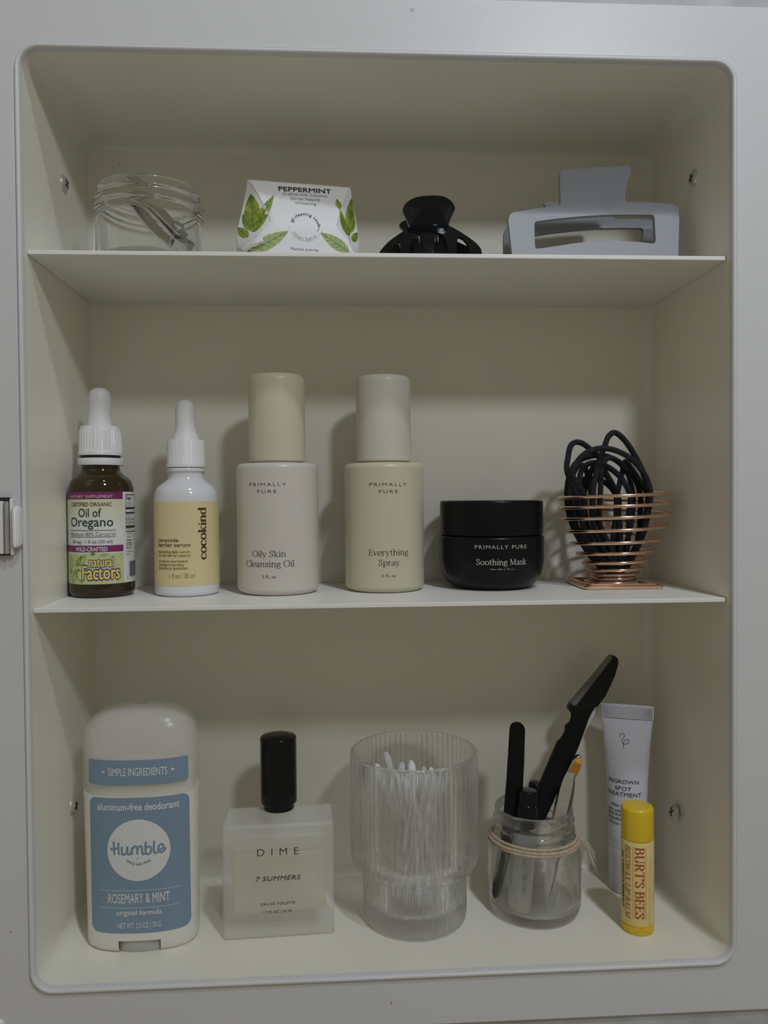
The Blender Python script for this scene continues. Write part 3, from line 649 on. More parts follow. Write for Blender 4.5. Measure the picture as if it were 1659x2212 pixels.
bclip = thing('claw_clip', 'small glossy black hair claw clip with rounded thumb tab', 'hair clip', (BX, BY, Z1))
fl = fill2d(outl, slots, [-24 + 4 * i for i in range(13)], [Z1 + 3 * i for i in range(1, 15)])
V, F = plate(fl, lambda x, z: BS.pos(x, z), (0, 2.6, 0)); mesh('front_jaw', V, F, black_gl, bclip, smooth=45, bevel=.5)
fl = fill2d(outl, [], [-24 + 4 * i for i in range(13)], [Z1 + 3 * i for i in range(1, 15)])
V, F = plate(fl, lambda x, z: (BX + x, BY + 18 - bl_y(x, z), z), (0, -2.6, 0)); mesh('rear_jaw', V, F, black_gl, bclip, smooth=45, bevel=.5)
mesh('spring', *tube([(BX - 6 + 12 * i / 80, BY + 9 + 3.2 * cos(i * .55), Z1 + 24 + 3.2 * sin(i * .55)) for i in range(81)], .5, 6), chrome_sat, bclip)

CG = Crop(1070, 330, 1659 / 430)
GX, GY, GPH = 113.0, 46.0, radians(0)
def gr_y(x, z):
    zz = z - Z1; hz = 33.0
    b = -14 + 8 * min(1, zz / hz)
    if zz > hz: b -= 15 * ((zz - hz) / 22) ** 1.35
    return b
GS = Flat(GX, GY, GPH, gr_y)
go = [(140, 835), (112, 600), (108, 555), (120, 515), (152, 495), (330, 465), (490, 445), (525, 440), (541, 425), (545, 395), (540, 300), (540, 185), (548, 155), (575, 140), (830, 122), (1100, 108), (1125, 118), (1132, 140), (1125, 175), (1095, 270), (1083, 330), (1080, 375), (1088, 402), (1110, 411), (1300, 412), (1485, 430), (1515, 443), (1530, 470), (1533, 540), (1525, 835)]
gh = [(325, 640), (325, 598), (332, 578), (350, 570), (500, 550), (700, 530), (900, 517), (1100, 515), (1300, 516), (1318, 522), (1327, 540), (1333, 650), (1337, 730), (1330, 750), (1312, 757), (1240, 747), (1000, 731), (850, 732), (650, 755), (480, 782), (352, 800), (336, 794), (330, 775)]
g1 = [GS.hit(*CG.p(p)) for p in go]; g2 = [GS.hit(*CG.p(p)) for p in gh]
xl, xr = g1[0][0], g1[-1][0]
teeth = []
for i in range(7):                                        # comb of short teeth along the lower edge, hidden by the shelf lip
    x = xr - (xr - xl) * i / 6
    if i: teeth.append((x + (xr - xl) / 12, Z1 + 4.5))
    teeth.append((x, Z1 + .4) if 0 < i < 6 else (x, Z1 + .4))
g1 = g1 + teeth
gclip = thing('claw_clip', 'large slate grey rectangular hair claw clip with open window', 'hair clip', (GX, GY, Z1))
fl = fill2d(g1, [g2], [-40 + 10 * i for i in range(10)], [Z1 + 2.5 * i for i in range(1, 24)])
V, F = plate(fl, lambda x, z: GS.pos(x, z), (0, 3.2, 0)); mesh('front_jaw', V, F, slate, gclip, smooth=45, bevel=.7)
V, F = plate(fl, lambda x, z: (GX + 2.5 + x, GY + 12 - gr_y(x, z), z), (0, -3.2, 0)); mesh('rear_jaw', V, F, slate, gclip, smooth=45, bevel=.7)
mesh('spring', *tube([(GX - 8 + 16 * i / 90, GY + 4.5 + 2.8 * cos(i * .55), Z1 + 38 + 2.2 * sin(i * .55)) for i in range(91)], .6, 6), chrome_sat, gclip)

# ================================================================== SHELF TWO (MIDDLE)
def bottle(P, cx, cy, cz, n=72, rf=None): return lathe(P, cx, cy, cz, n, rf)
# ---- oil of oregano
OX, OY = -154.9, 57.6
oreg = thing('dropper_bottle', 'brown glass dropper bottle with white cap and green and purple label', 'bottle', (OX, OY, Z2))
gp = rnd([(0, 0), (15.2, 0), (17.0, 1.6), (17.15, 4), (17.15, 55), (17.05, 59), (15.6, 63.5), (11.6, 66.6), (10.2, 68.2), (9.9, 70), (9.9, 73), (0, 73)], 2.2, 4)
mesh('bottle_glass', *bottle(gp, OX, OY, Z2, 80), amber, oreg)
mesh('tamper_ring', *bottle(rnd([(9, 71.2), (11.9, 71.2), (12.0, 75.0), (9.0, 75.2)], .3, 2), OX, OY, Z2), white_pl, oreg)
mesh('neck_gap', *bottle([(0, 74.9), (10.4, 74.9), (10.4, 77), (0, 77)], OX, OY, Z2), dark_slot, oreg)
rib = lambda N, d: (lambda t, r, z: r - (d if cos(N * t) < 0 else 0))
capp = mesh('dropper_cap', *bottle([(0, 76.6), (11.7, 76.6), (11.75, 78.4), (11.4, 78.9), (11.0, 90.0), (10.6, 90.4), (10.4, 92.2), (10.0, 92.5), (0, 92.5)], OX, OY, Z2, 144, lambda t, r, z: r - (.42 if (78.8 < z < 90.1 and cos(36 * t) < 0) else 0)), white_pl, oreg)
mesh('dropper_bulb', *bottle(rnd([(6.9, 92.3), (6.8, 94), (6.3, 100), (5.9, 108), (5.2, 111.8), (3, 113.6), (0, 113.9)], 1.5, 4), OX, OY, Z2), white_rub, oreg)
OS = Ell(OX, OY, 17.15); CO = Crop(130, 1040, 1446 / 170)
lz = lambda S, C, x, y: S.hit(*C.p((x, y)))
zA = lz(OS, CO, 560, 192)[1]; zB = lz(OS, CO, 560, 1893)[1]
sR = OS.hit(CO.x(1145), CO.y(700))[0]
lab = patch(OS, oreg, 'label', label_white, -1.75, 2.3, zB, zA, .10, 60)
patch(OS, lab, 'purple_band', purple, -1.75, sR, lz(OS, CO, 560, 327)[1], zA, .16, 40)
patch(OS, lab, 'green_panel', label_green, -1.75, sR, lz(OS, CO, 560, 890)[1], lz(OS, CO, 560, 338)[1], .16, 40, 12)
patch(OS, lab, 'purple_band', purple, -1.75, sR, lz(OS, CO, 560, 1303)[1], lz(OS, CO, 560, 1180)[1], .16, 40)
pic = patch(OS, lab, 'picture_panel', label_pic, -1.75, sR, zB, lz(OS, CO, 560, 1325)[1], .16, 40)
def leaf2(S, par, C, b, t, hw, m, e):
    b0 = S.hit(*C.p(b)); t0 = S.hit(*C.p(t)); k = S.mm(b0[1]); b0 = Vector((b0[0] * k, b0[1])); t0 = Vector((t0[0] * k, t0[1]))
    ax = t0 - b0; L = ax.length; ax.normalize(); nr = Vector((-ax.y, ax.x)); n = 14
    V2 = [b0 + ax * (L * i / n) + nr * (hw * s * sin(pi * (i / n) ** .85) ** .9) for s in (1, -1) for i in range(n + 1)]
    F = [(i, i + 1, n + 2 + i, n + 1 + i) for i in range(n)]
    l = mesh('leaf_print', [S.pos(p.x / k, p.y, e) for p in V2], F, m, par, smooth=0)
for b, t, hw, m, e in (((240, 1600), (205, 1335), 1.6, leaf_m2, .2), ((350, 1560), (490, 1335), 2.0, leaf_m2, .22), ((300, 1560), (420, 1360), 1.5, leaf_m, .24), ((330, 1600), (420, 1880), 2.3, leaf_m, .22), ((250, 1880), (300, 1600), 1.6, leaf_m, .2), ((230, 1700), (200, 1590), 1.2, leaf_m, .24), ((560, 1340), (660, 1330), .9, leaf_m, .22), ((720, 1365), (890, 1335), 1.0, leaf_m2, .22)):
    leaf2(OS, pic, CO, b, t, hw, m, e)
def WO(t, m, l, r, vb, vt, off=0, e=.22, sp=1, par=lab, **k): return W(OS, par, CO, sans(t, off, sp), m, l, r, vb, vt, e=e, **k)
WO('DIETARY SUPPLEMENT', ink_white, 205, 955, 299, 252, .006, sp=1.25)
WO('CERTIFIED ORGANIC', maroon, 220, 945, 456, 386, .02)
WO('Oil of', green_ink, 345, 755, 652, 500, .012)
WO('Oregano', green_ink, 220, 970, 826, 660, .012)
WO('Minimum 80% Carvacrol', ink_soft, 212, 1010, 1003, 936)
WO('30 mg · 1 fl oz (30 ml)', ink_soft, 240, 960, 1140, 1082, .006)
WO('WILD-CRAFTED', ink_white, 295, 865, 1283, 1208, .018)
for y in (903, 1022):
    z = lz(OS, CO, 600, y)[1]; patch(OS, lab, 'rule_line', green_ink, OS.hit(CO.x(208), CO.y(y))[0], OS.hit(CO.x(1015), CO.y(y))[0], z - .13, z + .13, .22, 20, 1)
for off, m, e in ((.105, ink_white, .28), (.085, navy_ink, .31), (.022, yellow_ink, .34)):
    for t, l, r, vb, vt in (('natural', 535, 975, 1562, 1398), ('Factors', 420, 1092, 1795, 1552)):
        V2, Fq = sans(t, off); V0, _ = sans(t, .022)
        w0 = max(v[0] for v in V0); xm = (max(v[0] for v in V2)) / 2
        lay = V2.lay; V2 = [(v[0] - xm + w0 / 2, v[1]) for v in V2]
        s0 = OS.hit(CO.x(l), CO.y(vb))[0]; s1 = OS.hit(CO.x(r), CO.y(vb))[0]; um = CO.x((l + r) / 2)
        zb = OS.hit(um, CO.y(vb))[1]; h = OS.hit(um, CO.y(vt))[1] - zb
        mesh('brand_lettering', [OS.pos(s0 + (s1 - s0) * x / w0, zb + y * h, e + .002 * k_) for (x, y), k_ in zip(V2, lay)], Fq, m, lab, smooth=0)
# side panel of small print
WO('Supp', ink_black, 1205, None, 330, 268, .01, squash=.8)
for y, t in ((405, 'Serving Si'), (448, 'Servings Pe'), (620, 'Organic Oreg'), (668, '(Origanum v'), (735, 'Minimum 80'), (800, 'Organic Ca'), (890, '* Daily Val'), (975, 'Other ingred'), (1030, 'sunflower'), (1090, 'Manufactur'), (1140, 'Distributed'), (1185, '14224 167th'), (1235, 'Monroe, W'), (1300, 'Certified Org'), (1355, 'Naturals')):
    WO(t, ink_soft, 1208, None, y, y - 30, .012 if 1060 < y < 1250 else 0, squash=.75)
s0 = OS.hit(CO.x(1190), CO.y(500))[0]
for y, h in ((243, .2), (490, .55), (575, .4), (692, .12), (755, .12), (832, .6), (920, .2)):
    z = lz(OS, CO, 1240, y)[1]; patch(OS, lab, 'rule_line', ink_black, s0, s0 + .9, z - h, z + h, .22, 12, 1)
patch(OS, lab, 'rule_line', ink_black, s0, s0 + .012, lz(OS, CO, 1200, 920)[1], lz(OS, CO, 1200, 243)[1], .22, 1, 1)
zb0, zb1 = lz(OS, CO, 1280, 1740)[1], lz(OS, CO, 1280, 1460)[1]; s0 = OS.hit(CO.x(1262), CO.y(1600))[0]; q = s0
for w, gp_ in ((1, 2), (1, 1), (3, 1), (1, 1), (2, 2), (1, 1), (3, 2), (1, 1), (2, 1), (1, 2), (1, 1), (3, 1), (2, 2), (1, 1)):
    patch(OS, lab, 'barcode_bar', ink_black, q, q + w * .016, zb0, zb1, .22, 1, 1); q += (w + gp_) * .016
WO('0', ink_soft, 1218, None, 1785, 1740, squash=.8); WO('68', ink_soft, 1308, None, 1762, 1715, squash=.8)

# ---- white serum dropper
CX, CY = -108.5, 57.5
ser = thing('dropper_bottle', 'white glossy dropper bottle with butter yellow label', 'bottle', (CX, CY, Z2))
gp = rnd([(0, 0), (16.0, 0), (17.4, 1.4), (17.5, 4), (17.5, 52), (17.2, 55.5), (15.6, 59.0), (11.8, 61.8), (10.0, 63.2), (9.6, 65), (9.6, 67.2), (10.4, 67.4), (10.4, 69.6), (0, 69.6)], 1.6, 4)
mesh('bottle_glass', *bottle(gp, CX, CY, Z2, 80), white_gl, ser)
mesh('dropper_cap', *bottle([(0, 69.8), (10.6, 69.8), (10.6, 71.6), (10.45, 71.9), (10.25, 84.2), (9.9, 84.8), (0, 84.9)], CX, CY, Z2, 240, lambda t, r, z: r - (.14 if (71.8 < z < 84.3 and cos(60 * t) < 0) else 0)), white_pl, ser)
mesh('dropper_bulb', *bottle(rnd([(7.8, 84.8), (7.4, 86.2), (6.0, 89.4), (5.6, 92), (5.5, 101), (4.8, 104.9), (2.8, 107.0), (0, 107.4)], 1.6, 4), CX, CY, Z2), white_rub, ser)
CS = Ell(CX, CY, 17.5); CC = Crop(315, 850, 866 / 180)
zt, zb = CS.hit(*CC.p((420, 1122)))[1], CS.hit(*CC.p((400, 2003)))[1]
lab = patch(CS, ser, 'label', label_yellow, -1.8, 1.8, zb, zt, .10, 60)
def WC(sh, m, l, r, vb, vt, **k): return W(CS, lab, CC, sh, m, l, r, vb, vt, e=.18, **k)
write(CS, lab, serif('cocokind', .20, .07), brown_ink, CC.x(622), CC.x(546), CC.y(1727), CC.y(1183), e=.18, rot=90)
WC(sans('ceramide', .006), brown_ink, 140, 343, 1543, 1505); WC(sans('barrier serum', .006), brown_ink, 140, 462, 1594, 1553)
for t, l, r, y in (('nourishing daily serum', 142, 458, 1659), ('for skin barrier support', 142, 465, 1696), ('ce sérum nourrissant', 143, 437, 1756), ('protège la barrière', 145, 395, 1793), ('cutanée au quotidien', 145, 437, 1829)):
    WC(sans(t, .01), olive_ink, l, r, y, y - 27)
WC(sans('1 fl oz / 30 ml'), olive_ink, 252, 508, 1921, 1872)
hexa = lambda x, y, r, a0=0, n=6: [CC.p((x + r * cos(radians(a0 + 360 * i / n)), y + r * sin(radians(a0 + 360 * i / n)))) for i in range(n + 1)]
strokes(CS, lab, 'molecule_print', mol_m, [hexa(432, 1390, 48, 15), hexa(472, 1278, 37, 10), hexa(320, 1402, 24, 0, 12), hexa(482, 1497, 24, 0, 12), [CC.p((452, 1310)), CC.p((418, 1346))], [CC.p((344, 1406)), CC.p((392, 1420))], [CC.p((436, 1438)), CC.p((470, 1478))]], .32, .18)

# ---- two lacquered bottles
def lacquer(x, y, R, Rc, bm, cm_, label, lines, C):
    t = thing('pump_bottle', label, 'bottle', (x, y, Z2))
    mesh('bottle_body', *bottle(rnd([(0, 0), (R - 2.6, 0), (R, 2.4), (R, 69.8), (R - 1.6, 71.6), (Rc - 1.5, 71.8), (Rc - 1.5, 73.4), (0, 73.4)], 1.3, 4), x, y, Z2, 96), bm, t)
    mesh('bottle_cap', *bottle(rnd([(0, 72.7), (Rc - .1, 72.7), (Rc, 74), (Rc, 118.6), (Rc - 1.7, 120.9), (0, 121.5)], 1.5, 5), x, y, Z2, 96), cm_, t)
    S = Ell(x, y, R)
    for sh, l, r, vb, vt in lines: W(S, t, C, sh, ink, l, r, vb, vt, e=.1)
    return t
CL2 = Crop(490, 790, 1659 / 440)
pp = lambda: sans('PRIMALLY', -.008, 1.3); pu = lambda: sans('PURE', -.008, 1.3)
lacquer(-58.4, 60.1, 22.7, 15.7, pink_body, oil_cap, 'rosy beige lacquered bottle with yellowish cap beside the white dropper bottle', [(pp(), 188, 483, 980, 953), (pu(), 250, 405, 1038, 1010), (serif('Oily Skin', .10, .035), 212, 480, 1557, 1507), (serif('Cleansing Oil', .10, .035), 163, 549, 1640, 1588), (sans('2 FL oz'), 287, 400, 1730, 1708)], CL2)
lacquer(1.7, 65.1, 22.5, 15.6, olive_body, spray_cap, 'olive beige lacquered bottle with greyer cap beside the black jar', [(pp(), 1163, 1463, 981, 953), (pu(), 1237, 1393, 1037, 1010), (serif('Everything', .10, .035), 1157, 1475, 1545, 1495), (serif('Spray', .10, .035), 1235, 1408, 1628, 1578), (sans('2 FL oz'), 1263, 1375, 1722, 1700)], CL2)

# ---- black mask jar
MX, MY = 64.4, 70.2
msk = thing('cosmetic_jar', 'black satin cosmetic jar with flat lid and white lettering', 'jar', (MX, MY, Z2))
mesh('jar_body', *bottle(rnd([(0, 0), (19.5, 0), (24.5, 1.6), (28.4, 6.6), (30.2, 15), (30.3, 29.2), (29.5, 30.1), (27, 30.2), (27, 31), (0, 31)], 3.0, 5), MX, MY, Z2, 110), black_sat, msk)
mesh('jar_lid', *bottle(rnd([(0, 30.7), (29.4, 30.7), (29.8, 31.2), (29.8, 49.4), (29.1, 50.2), (0, 50.2)], .6, 3), MX, MY, Z2, 110), black_sat, msk)
MS = Ell(MX, MY, lambda z: interp([0, 15, 30], [26, 30.2, 30.3], z - Z2)); CM = Crop(930, 910, 1659 / 550)
W(MS, msk, CM, sans('PRIMALLY PURE', -.006, 1.2), ink_cream, 290, 622, 832, 808)
W(MS, msk, CM, serif('Soothing Mask', .11, .04), ink_cream, 300, 622, 937, 898)
W(MS, msk, CM, sans('Net Wt 1.75 oz', .004), ink_cream, 393, 543, 972, 960)

# ---- rose gold wire cup and the hair ties in it
EX, EY = 136.0, 65.8
cup = thing('wire_cup', 'rose gold spiral wire egg cup on a square wire foot', 'wire cup', (EX, EY, Z2))
zr = [(3.6, 10.8), (5.6, 11.2), (8.0, 13.4), (11.4, 16.6), (16.4, 19.8), (22.2, 23.2), (28.6, 26.6), (36.2, 29.6), (42.8, 30.9), (49.0, 31.7), (54.3, 31.9)]
P = []
TN = 10; st = pi * .20
for i in range(TN * 48 + 1):
    t = i / 48; k = min(int(t), 9); f = t - k
    z = zr[k][0] * (1 - f) + zr[k + 1][0] * f; r = zr[k][1] * (1 - f) + zr[k + 1][1] * f
    a = st + 2 * pi * t; P.append((EX + r * cos(a), EY + r * sin(a), Z2 + z))
foot = []
for i in range(48):                                       # the wire opens out to the foot ring
    t = i / 48; a = st - 2 * pi * (1 - t) * .98; r = 16.2 - 5.4 * t ** 3; foot.append((EX - .6 + r * cos(a), EY + r * sin(a), Z2 + 2.0 + 1.6 * t ** 2))
mesh('spiral_wire', *tube(foot + P, 1.02, 10), rose, cup)
sq = [(x + EX - 1.2, Z2 + 1.05, y) for x, y in rrect(43.5, 40, 2.5, 5)]
mesh('foot_wire', *tube([(p[0], EY + p[2], p[1]) for p in sq], 1.02, 8, True), rose, cup)
sq = [(x + EX - 1.2, Z2 + 2.2, y) for x, y in rrect(39.6, 36.2, 2.5, 5)]
mesh('foot_wire', *tube([(p[0], EY + p[2], p[1]) for p in sq], .95, 8, True), rose, cup)
CE = Crop(1170, 910, 1659 / 300)
def tie(pts, y0, y1, bot, m, label, y2=None):
    n = len(pts); P = []
    for i, p in enumerate(pts):
        y = y0 + (y1 - y0) * i / (n - 1); q = at_y(*CE.p(p), EY + y); P.append(q)
    bx, by, bz = bot
    a, b = P[0], P[-1]
    w = 7.5
    for f in (.33, .66):                                   # run down inside the narrowing basket
        P.append(Vector((b.x * (1 - f * f) + (EX + bx + w) * f * f, b.y * (1 - f) + (EY + by) * f, b.z * (1 - f) + (Z2 + bz + 4) * f)))
    P += [Vector((EX + bx + w * .55, EY + by, Z2 + bz + .7)), Vector((EX + bx - w * .55, EY + by, Z2 + bz + .7))]
    for f in (.34, .67):
        P.append(Vector(((EX + bx - w) * (1 - f) ** 2 + a.x * (1 - (1 - f) ** 2), (EY + by) * (1 - f) + a.y * f, (Z2 + bz + 4) * (1 - f) + a.z * f)))
    for q in P:                                            # keep the strand inside the wire
        R = interp([z for z, r in zr], [r for z, r in zr], q.z - Z2) - 3.0
        dx, dy = q.x - EX, q.y - EY; d = sqrt(dx * dx + dy * dy)
        if q.z < Z2 + 56 and d > R: q.x = EX + dx * R / d; q.y = EY + dy * R / d
    o = mesh('hair_tie', *tube(catmull(P, 8, True), 1.62, 8, True), m, None)
    solo(o, label, 'hair tie', 'hair ties in the wire cup')
tie([(320, 900), (305, 600), (318, 420), (345, 300), (400, 252), (480, 262), (570, 325), (680, 430), (760, 600), (850, 760), (900, 900)], -14, 2, (-2, -1, 9), cloth, 'black hair tie whose loop stands up at the cup rim nearest the black jar')
tie([(610, 900), (640, 680), (690, 470), (755, 290), (800, 180), (870, 135), (950, 185), (1040, 290), (1130, 440), (1215, 620), (1290, 900)], -18, -6, (3, -2, 12), cloth, 'black hair tie rising highest out of the wire cup')
tie([(370, 900), (370, 650), (410, 510), (510, 395), (640, 335), (770, 325), (900, 355), (1050, 435), (1180, 565), (1265, 710), (1300, 900)], -24, -20, (1, -5, 10), cloth, 'black hair tie forming the broad front arch in the wire cup')
tie([(440, 900), (465, 620), (540, 520), (640, 495), (760, 530), (880, 610), (980, 720), (1060, 900)], -8, -10, (2, 1, 14), cloth_navy, 'navy hair tie arching under the black ones in the wire cup')
tie([(300, 900), (330, 650), (420, 490), (560, 425), (700, 405), (850, 445), (970, 540), (1050, 680), (1090, 900)], 6, 8, (-3, 4, 10), cloth, 'black hair tie at the back of the wire cup, wide arch')
tie([(500, 900), (545, 720), (590, 600), (640, 520), (700, 545), (780, 660), (850, 780), (920, 900)], 10, 3, (0, 6, 13), cloth, 'black hair tie with a narrow pointed arch inside the wire cup')
tie([(450, 900), (480, 720), (560, 680), (680, 700), (800, 765), (890, 900)], 15, 14, (-1, 9, 12), cloth, 'black hair tie lying lowest at the back of the wire cup')
tie([(900, 900), (960, 620), (1000, 480), (1070, 560), (1150, 680), (1220, 790), (1270, 900)], 2, -2, (5, 2, 15), cloth, 'black hair tie bunched on the cup side away from the black jar')

tie([(340, 900), (350, 760), (380, 620), (450, 520), (520, 560), (560, 700), (600, 900)], -4, -2, (-5, -3, 14), cloth, 'black hair tie looped tightly inside the cup, nearest the black jar')
tie([(700, 900), (720, 560), (790, 440), (900, 470), (1000, 560), (1120, 700), (1180, 900)], -12, 4, (6, 3, 12), cloth, 'black hair tie crossing behind the broad arch in the wire cup')

# ================================================================== CABINET FLOOR
Z0 = .12
# ---- deodorant stick
DX, DY, DA, DB = -131.0, 43.2, 30.2, 16.5
deo = thing('deodorant_stick', 'white deodorant stick with dusty blue label and cloudy clear cap', 'deodorant', (DX, DY, Z0))
def sup(a, b, n=64, ex=2.5):
    R = []
    for i in range(n):
        t = 2 * pi * (i + .5) / n; c, s = cos(t), sin(t)
        R.append((a * abs(c) ** (2 / ex) * (1 if c > 0 else -1), b * abs(s) ** (2 / ex) * (1 if s > 0 else -1)))
    return R
def oval(rows, n=64, ex=2.5): return [[(DX + x, DY + y, Z0 + z) for x, y in sup(a, b, n, ex)] for z, a, b in rows]
bw = lambda z: DA - 1.3 + 1.3 * min(1, z / 80)
rows = [(0, bw(0) - 1.6, DB - 2.2), (1.4, bw(0) - .4, DB - .8), (3, bw(3), DB - .3)] + [(6.6, bw(7), DB), (8.5, bw(8), DB), (30, bw(30), DB), (60, bw(60), DB), (81.5, bw(82), DB)]
R = oval(rows); V, F = loft(R, True, True)
n = 64
def notch(f):
    z = [V[i][2] - Z0 for i in f]; x = sum(V[i][0] - DX for i in f) / len(f); y = sum(V[i][1] - DY for i in f) / len(f)
    return len(f) == 4 and max(z) < 6.7 and abs(x - .8) < 10.4 and y < 0
F = [f for f in F if not notch(f)]
body = mesh('stick_body', V, F, deo_pl, deo, smooth=45)
mesh('dial', *loft([[(DX + .8 + x * .62, DY + y * .93, Z0 + z) for x, y in sup(DA * s, DB * s, 64, 2.2)] for z, s in ((0, .97), (.6, 1), (6.4, 1), (6.6, .9))]), deo_dial, deo, smooth=45)
mesh('wax_stick', *loft(oval([(80, 27.6, 14.2), (92, 27.6, 14.2), (94.5, 25, 12), (96.6, 18, 8), (97.2, 8, 3)])), deo_wax, deo)
cr = [(81.8, DA, DB + .1), (83, DA + .15, DB + .2), (100, DA, DB), (110, DA - .2, DB - .2), (116, DA - 1.6, DB - 1.2), (121, DA - 5.5, DB - 3.6), (124.2, DA - 11, DB - 7), (125.8, DA - 18, DB - 11), (126.2, 4, 2)]
inr = [(z - 1.3, a - 1.4, b - 1.4) for z, a, b in cr[:1:-1] if a > 6]
V, F = loft(oval(cr) + oval(inr) + oval([(81.8, DA - 1.4, DB - 1.4)]), False, False)
mesh('clear_cap', V, F, deo_cap, deo, smooth=50)
def ds_y(x, z):
    a = interp([0, 80, 130], [DA - 1.2, DA, DA], z); q = min(.999, abs(x / a)); return -DB * (1 - q ** 2.5) ** .4
DS = Flat(DX, DY, 0, ds_y); CD = Crop(130, 1500, 1259 / 330)
def lpatch(name, m, l, r, t, b, rad, par, e):
    xm = (l + r) / 2
    return patch(DS, par, name, m, DS.hit(CD.x(l), CD.y((t + b) / 2))[0], DS.hit(CD.x(r), CD.y((t + b) / 2))[0], DS.hit(CD.x(xm), CD.y(b))[1], DS.hit(CD.x(xm), CD.y(t))[1], e, 30, 3, rad)
l1 = lpatch('cap_label', blue_label, 238, 1057, 540, 745, 1.2, deo, .30)
l2 = lpatch('front_label', blue_label, 256, 1074, 850, 1965, 3.6, deo, .20)
def star(cx, cz, r): return [(cx + (r if i % 2 == 0 else r * .42) * sin(pi * i / 5), cz + (r if i % 2 == 0 else r * .42) * cos(pi * i / 5)) for i in range(10)]
def star_on(par, px, py, r, m, e):
    c = DS.hit(*CD.p((px, py))); S_ = star(c[0], c[1], r); V = [DS.pos(c[0], c[1], e)] + [DS.pos(x, z, e) for x, z in S_]
    mesh('star_print', V, [(0, 1 + i, 1 + (i + 1) % 10) for i in range(10)], m, par, smooth=0)
def WD(par, sh, m, l, r, vb, vt, e=.32): return W(DS, par, CD, sh, m, l, r, vb, vt, e=e)
WD(l1, sans('SIMPLE INGREDIENTS', .012), ink_white, 395, 885, 668, 606, .42)
star_on(l1, 355, 637, 1.1, ink_white, .42); star_on(l1, 927, 612, 1.15, ink_white, .42)
WD(l2, sans('aluminum-free deodorant', .022), ink_white, 306, 985, 953, 896)
circ = [DS.hit(*CD.p((647 + 261 * cos(2 * pi * i / 48), 1278 + 253 * sin(2 * pi * i / 48)))) for i in range(48)]
xs_ = [p[0] for p in circ]; zs_ = [p[1] for p in circ]; cxm = sum(xs_) / 48; czm = sum(zs_) / 48; rr0 = (max(xs_) - min(xs_) + max(zs_) - min(zs_)) / 4
circ = [(cxm + rr0 * cos(2 * pi * i / 48), czm + rr0 * sin(2 * pi * i / 48)) for i in range(48)]
V2, F2, _ = fill2d(circ, (), [cxm + k * 2 for k in range(-8, 9)])
emb = mesh('round_emblem', [DS.pos(x, z, .30) for x, z in V2], F2, label_white, l2, smooth=0)
CH_ = Crop(200, 1700, 1659 / 240)                         # hand-lettered name, drawn as pen strokes
hum = [[(300, 825), (318, 830), (322, 900), (330, 1010)], [(390, 825), (388, 900), (398, 1010)], [(275, 905), (290, 930), (340, 920), (392, 900)],
       [(440, 885), (438, 940), (446, 1000), (480, 1005), (515, 970), (522, 885), (522, 960), (540, 1005), (575, 985), (590, 900), (592, 1010)],
       [(592, 940), (620, 890), (655, 885), (668, 930), (672, 1005)], [(670, 940), (700, 885), (735, 885), (742, 940), (752, 1000), (790, 985)],
       [(795, 815), (792, 900), (798, 985), (845, 995), (880, 950), (870, 895), (835, 885), (800, 910)],
       [(922, 800), (918, 880), (922, 965), (945, 982), (975, 965)],
       [(985, 935), (1030, 925), (1060, 890), (1045, 850), (1005, 860), (985, 915), (1000, 960), (1045, 965), (1080, 930), (1095, 895)]]
for Ln in hum:
    Q = [tuple(p) for p in catmull(Ln, 6)]
    strokes(DS, emb, 'script_stroke', blue_ink, [[CH_.p(q) for q in Q]], 1.05, .36)
star_on(emb, 640, 1350, .55, ink_soft, .36)
cS = DS.hit(*CD.p((645, 1255)))
arctext(DS, emb, 'SIMPLE AND TRUE.', cS, 9.6, 228, 312, 1.15, ink_soft, inside=True, off=.01).name = 'motto_lettering'
for y in (1605, 1748):
    z = DS.hit(CD.x(650), CD.y(y + 8))[1]; patch(DS, l2, 'rule_line', ink_white, DS.hit(CD.x(322), CD.y(y))[0], DS.hit(CD.x(995), CD.y(y - 30))[0], z - .13, z + .13, .32, 20, 1)
WD(l2, sans('ROSEMARY & MINT', .012), ink_white, 398, 907, 1716, 1640)
WD(l2, sans('original formula', .02), ink_white, 463, 842, 1815, 1774)
WD(l2, sans('NET WT. 2.5 OZ | 70 G', .008), ink_white, 477, 832, 1922, 1878)

# ---- perfume bottle
FPH = radians(2.8); fl_, fr_ = Vector((-87.9, 34.8, 0)), Vector((-28.5, 37.7, 0)); FW, FD, FH = 59.4, 27.0, 61.0
fc = (fl_ + fr_) / 2; ax = Vector((cos(FPH), sin(FPH), 0)); ay = Vector((-sin(FPH), cos(FPH), 0))
PB = lambda x, y, z: tuple(fc + ax * x + ay * y + Vector((0, 0, z + Z0)))
prf = thing('perfume_bottle', 'square frosted glass perfume bottle with black cylinder cap', 'perfume bottle', tuple(fc + ay * FD / 2 + Vector((0, 0, Z0))))
def block(x0, x1, y0, y1, z0, z1): V, F = box(x0, x1, y0, y1, z0, z1); return [PB(*v) for v in V], F
ob = mesh('bottle_glass', *block(-FW / 2, FW / 2, 0, FD, 0, FH), frost, prf, bevel=1.6)
mesh('perfume_liquid', *block(-FW / 2 + 4.5, FW / 2 - 4.5, 4, FD - 4, 11, 44.5), perfume, prf, bevel=2.5, label='pale yellow perfume')
mesh('bottle_cavity', *block(-FW / 2 + 4.5, FW / 2 - 4.5, 4, FD - 4, 44.7, 54), perf_air, prf, bevel=2.0)
q = at_z(600, 1757, FH + Z0); kx, ky = q.x, q.y + 8.6
mesh('cap_collar', *lathe([(0, 0), (8.6, 0), (8.6, 4.2), (0, 4.2)], kx, ky, FH + Z0, 56), black_gl, prf)
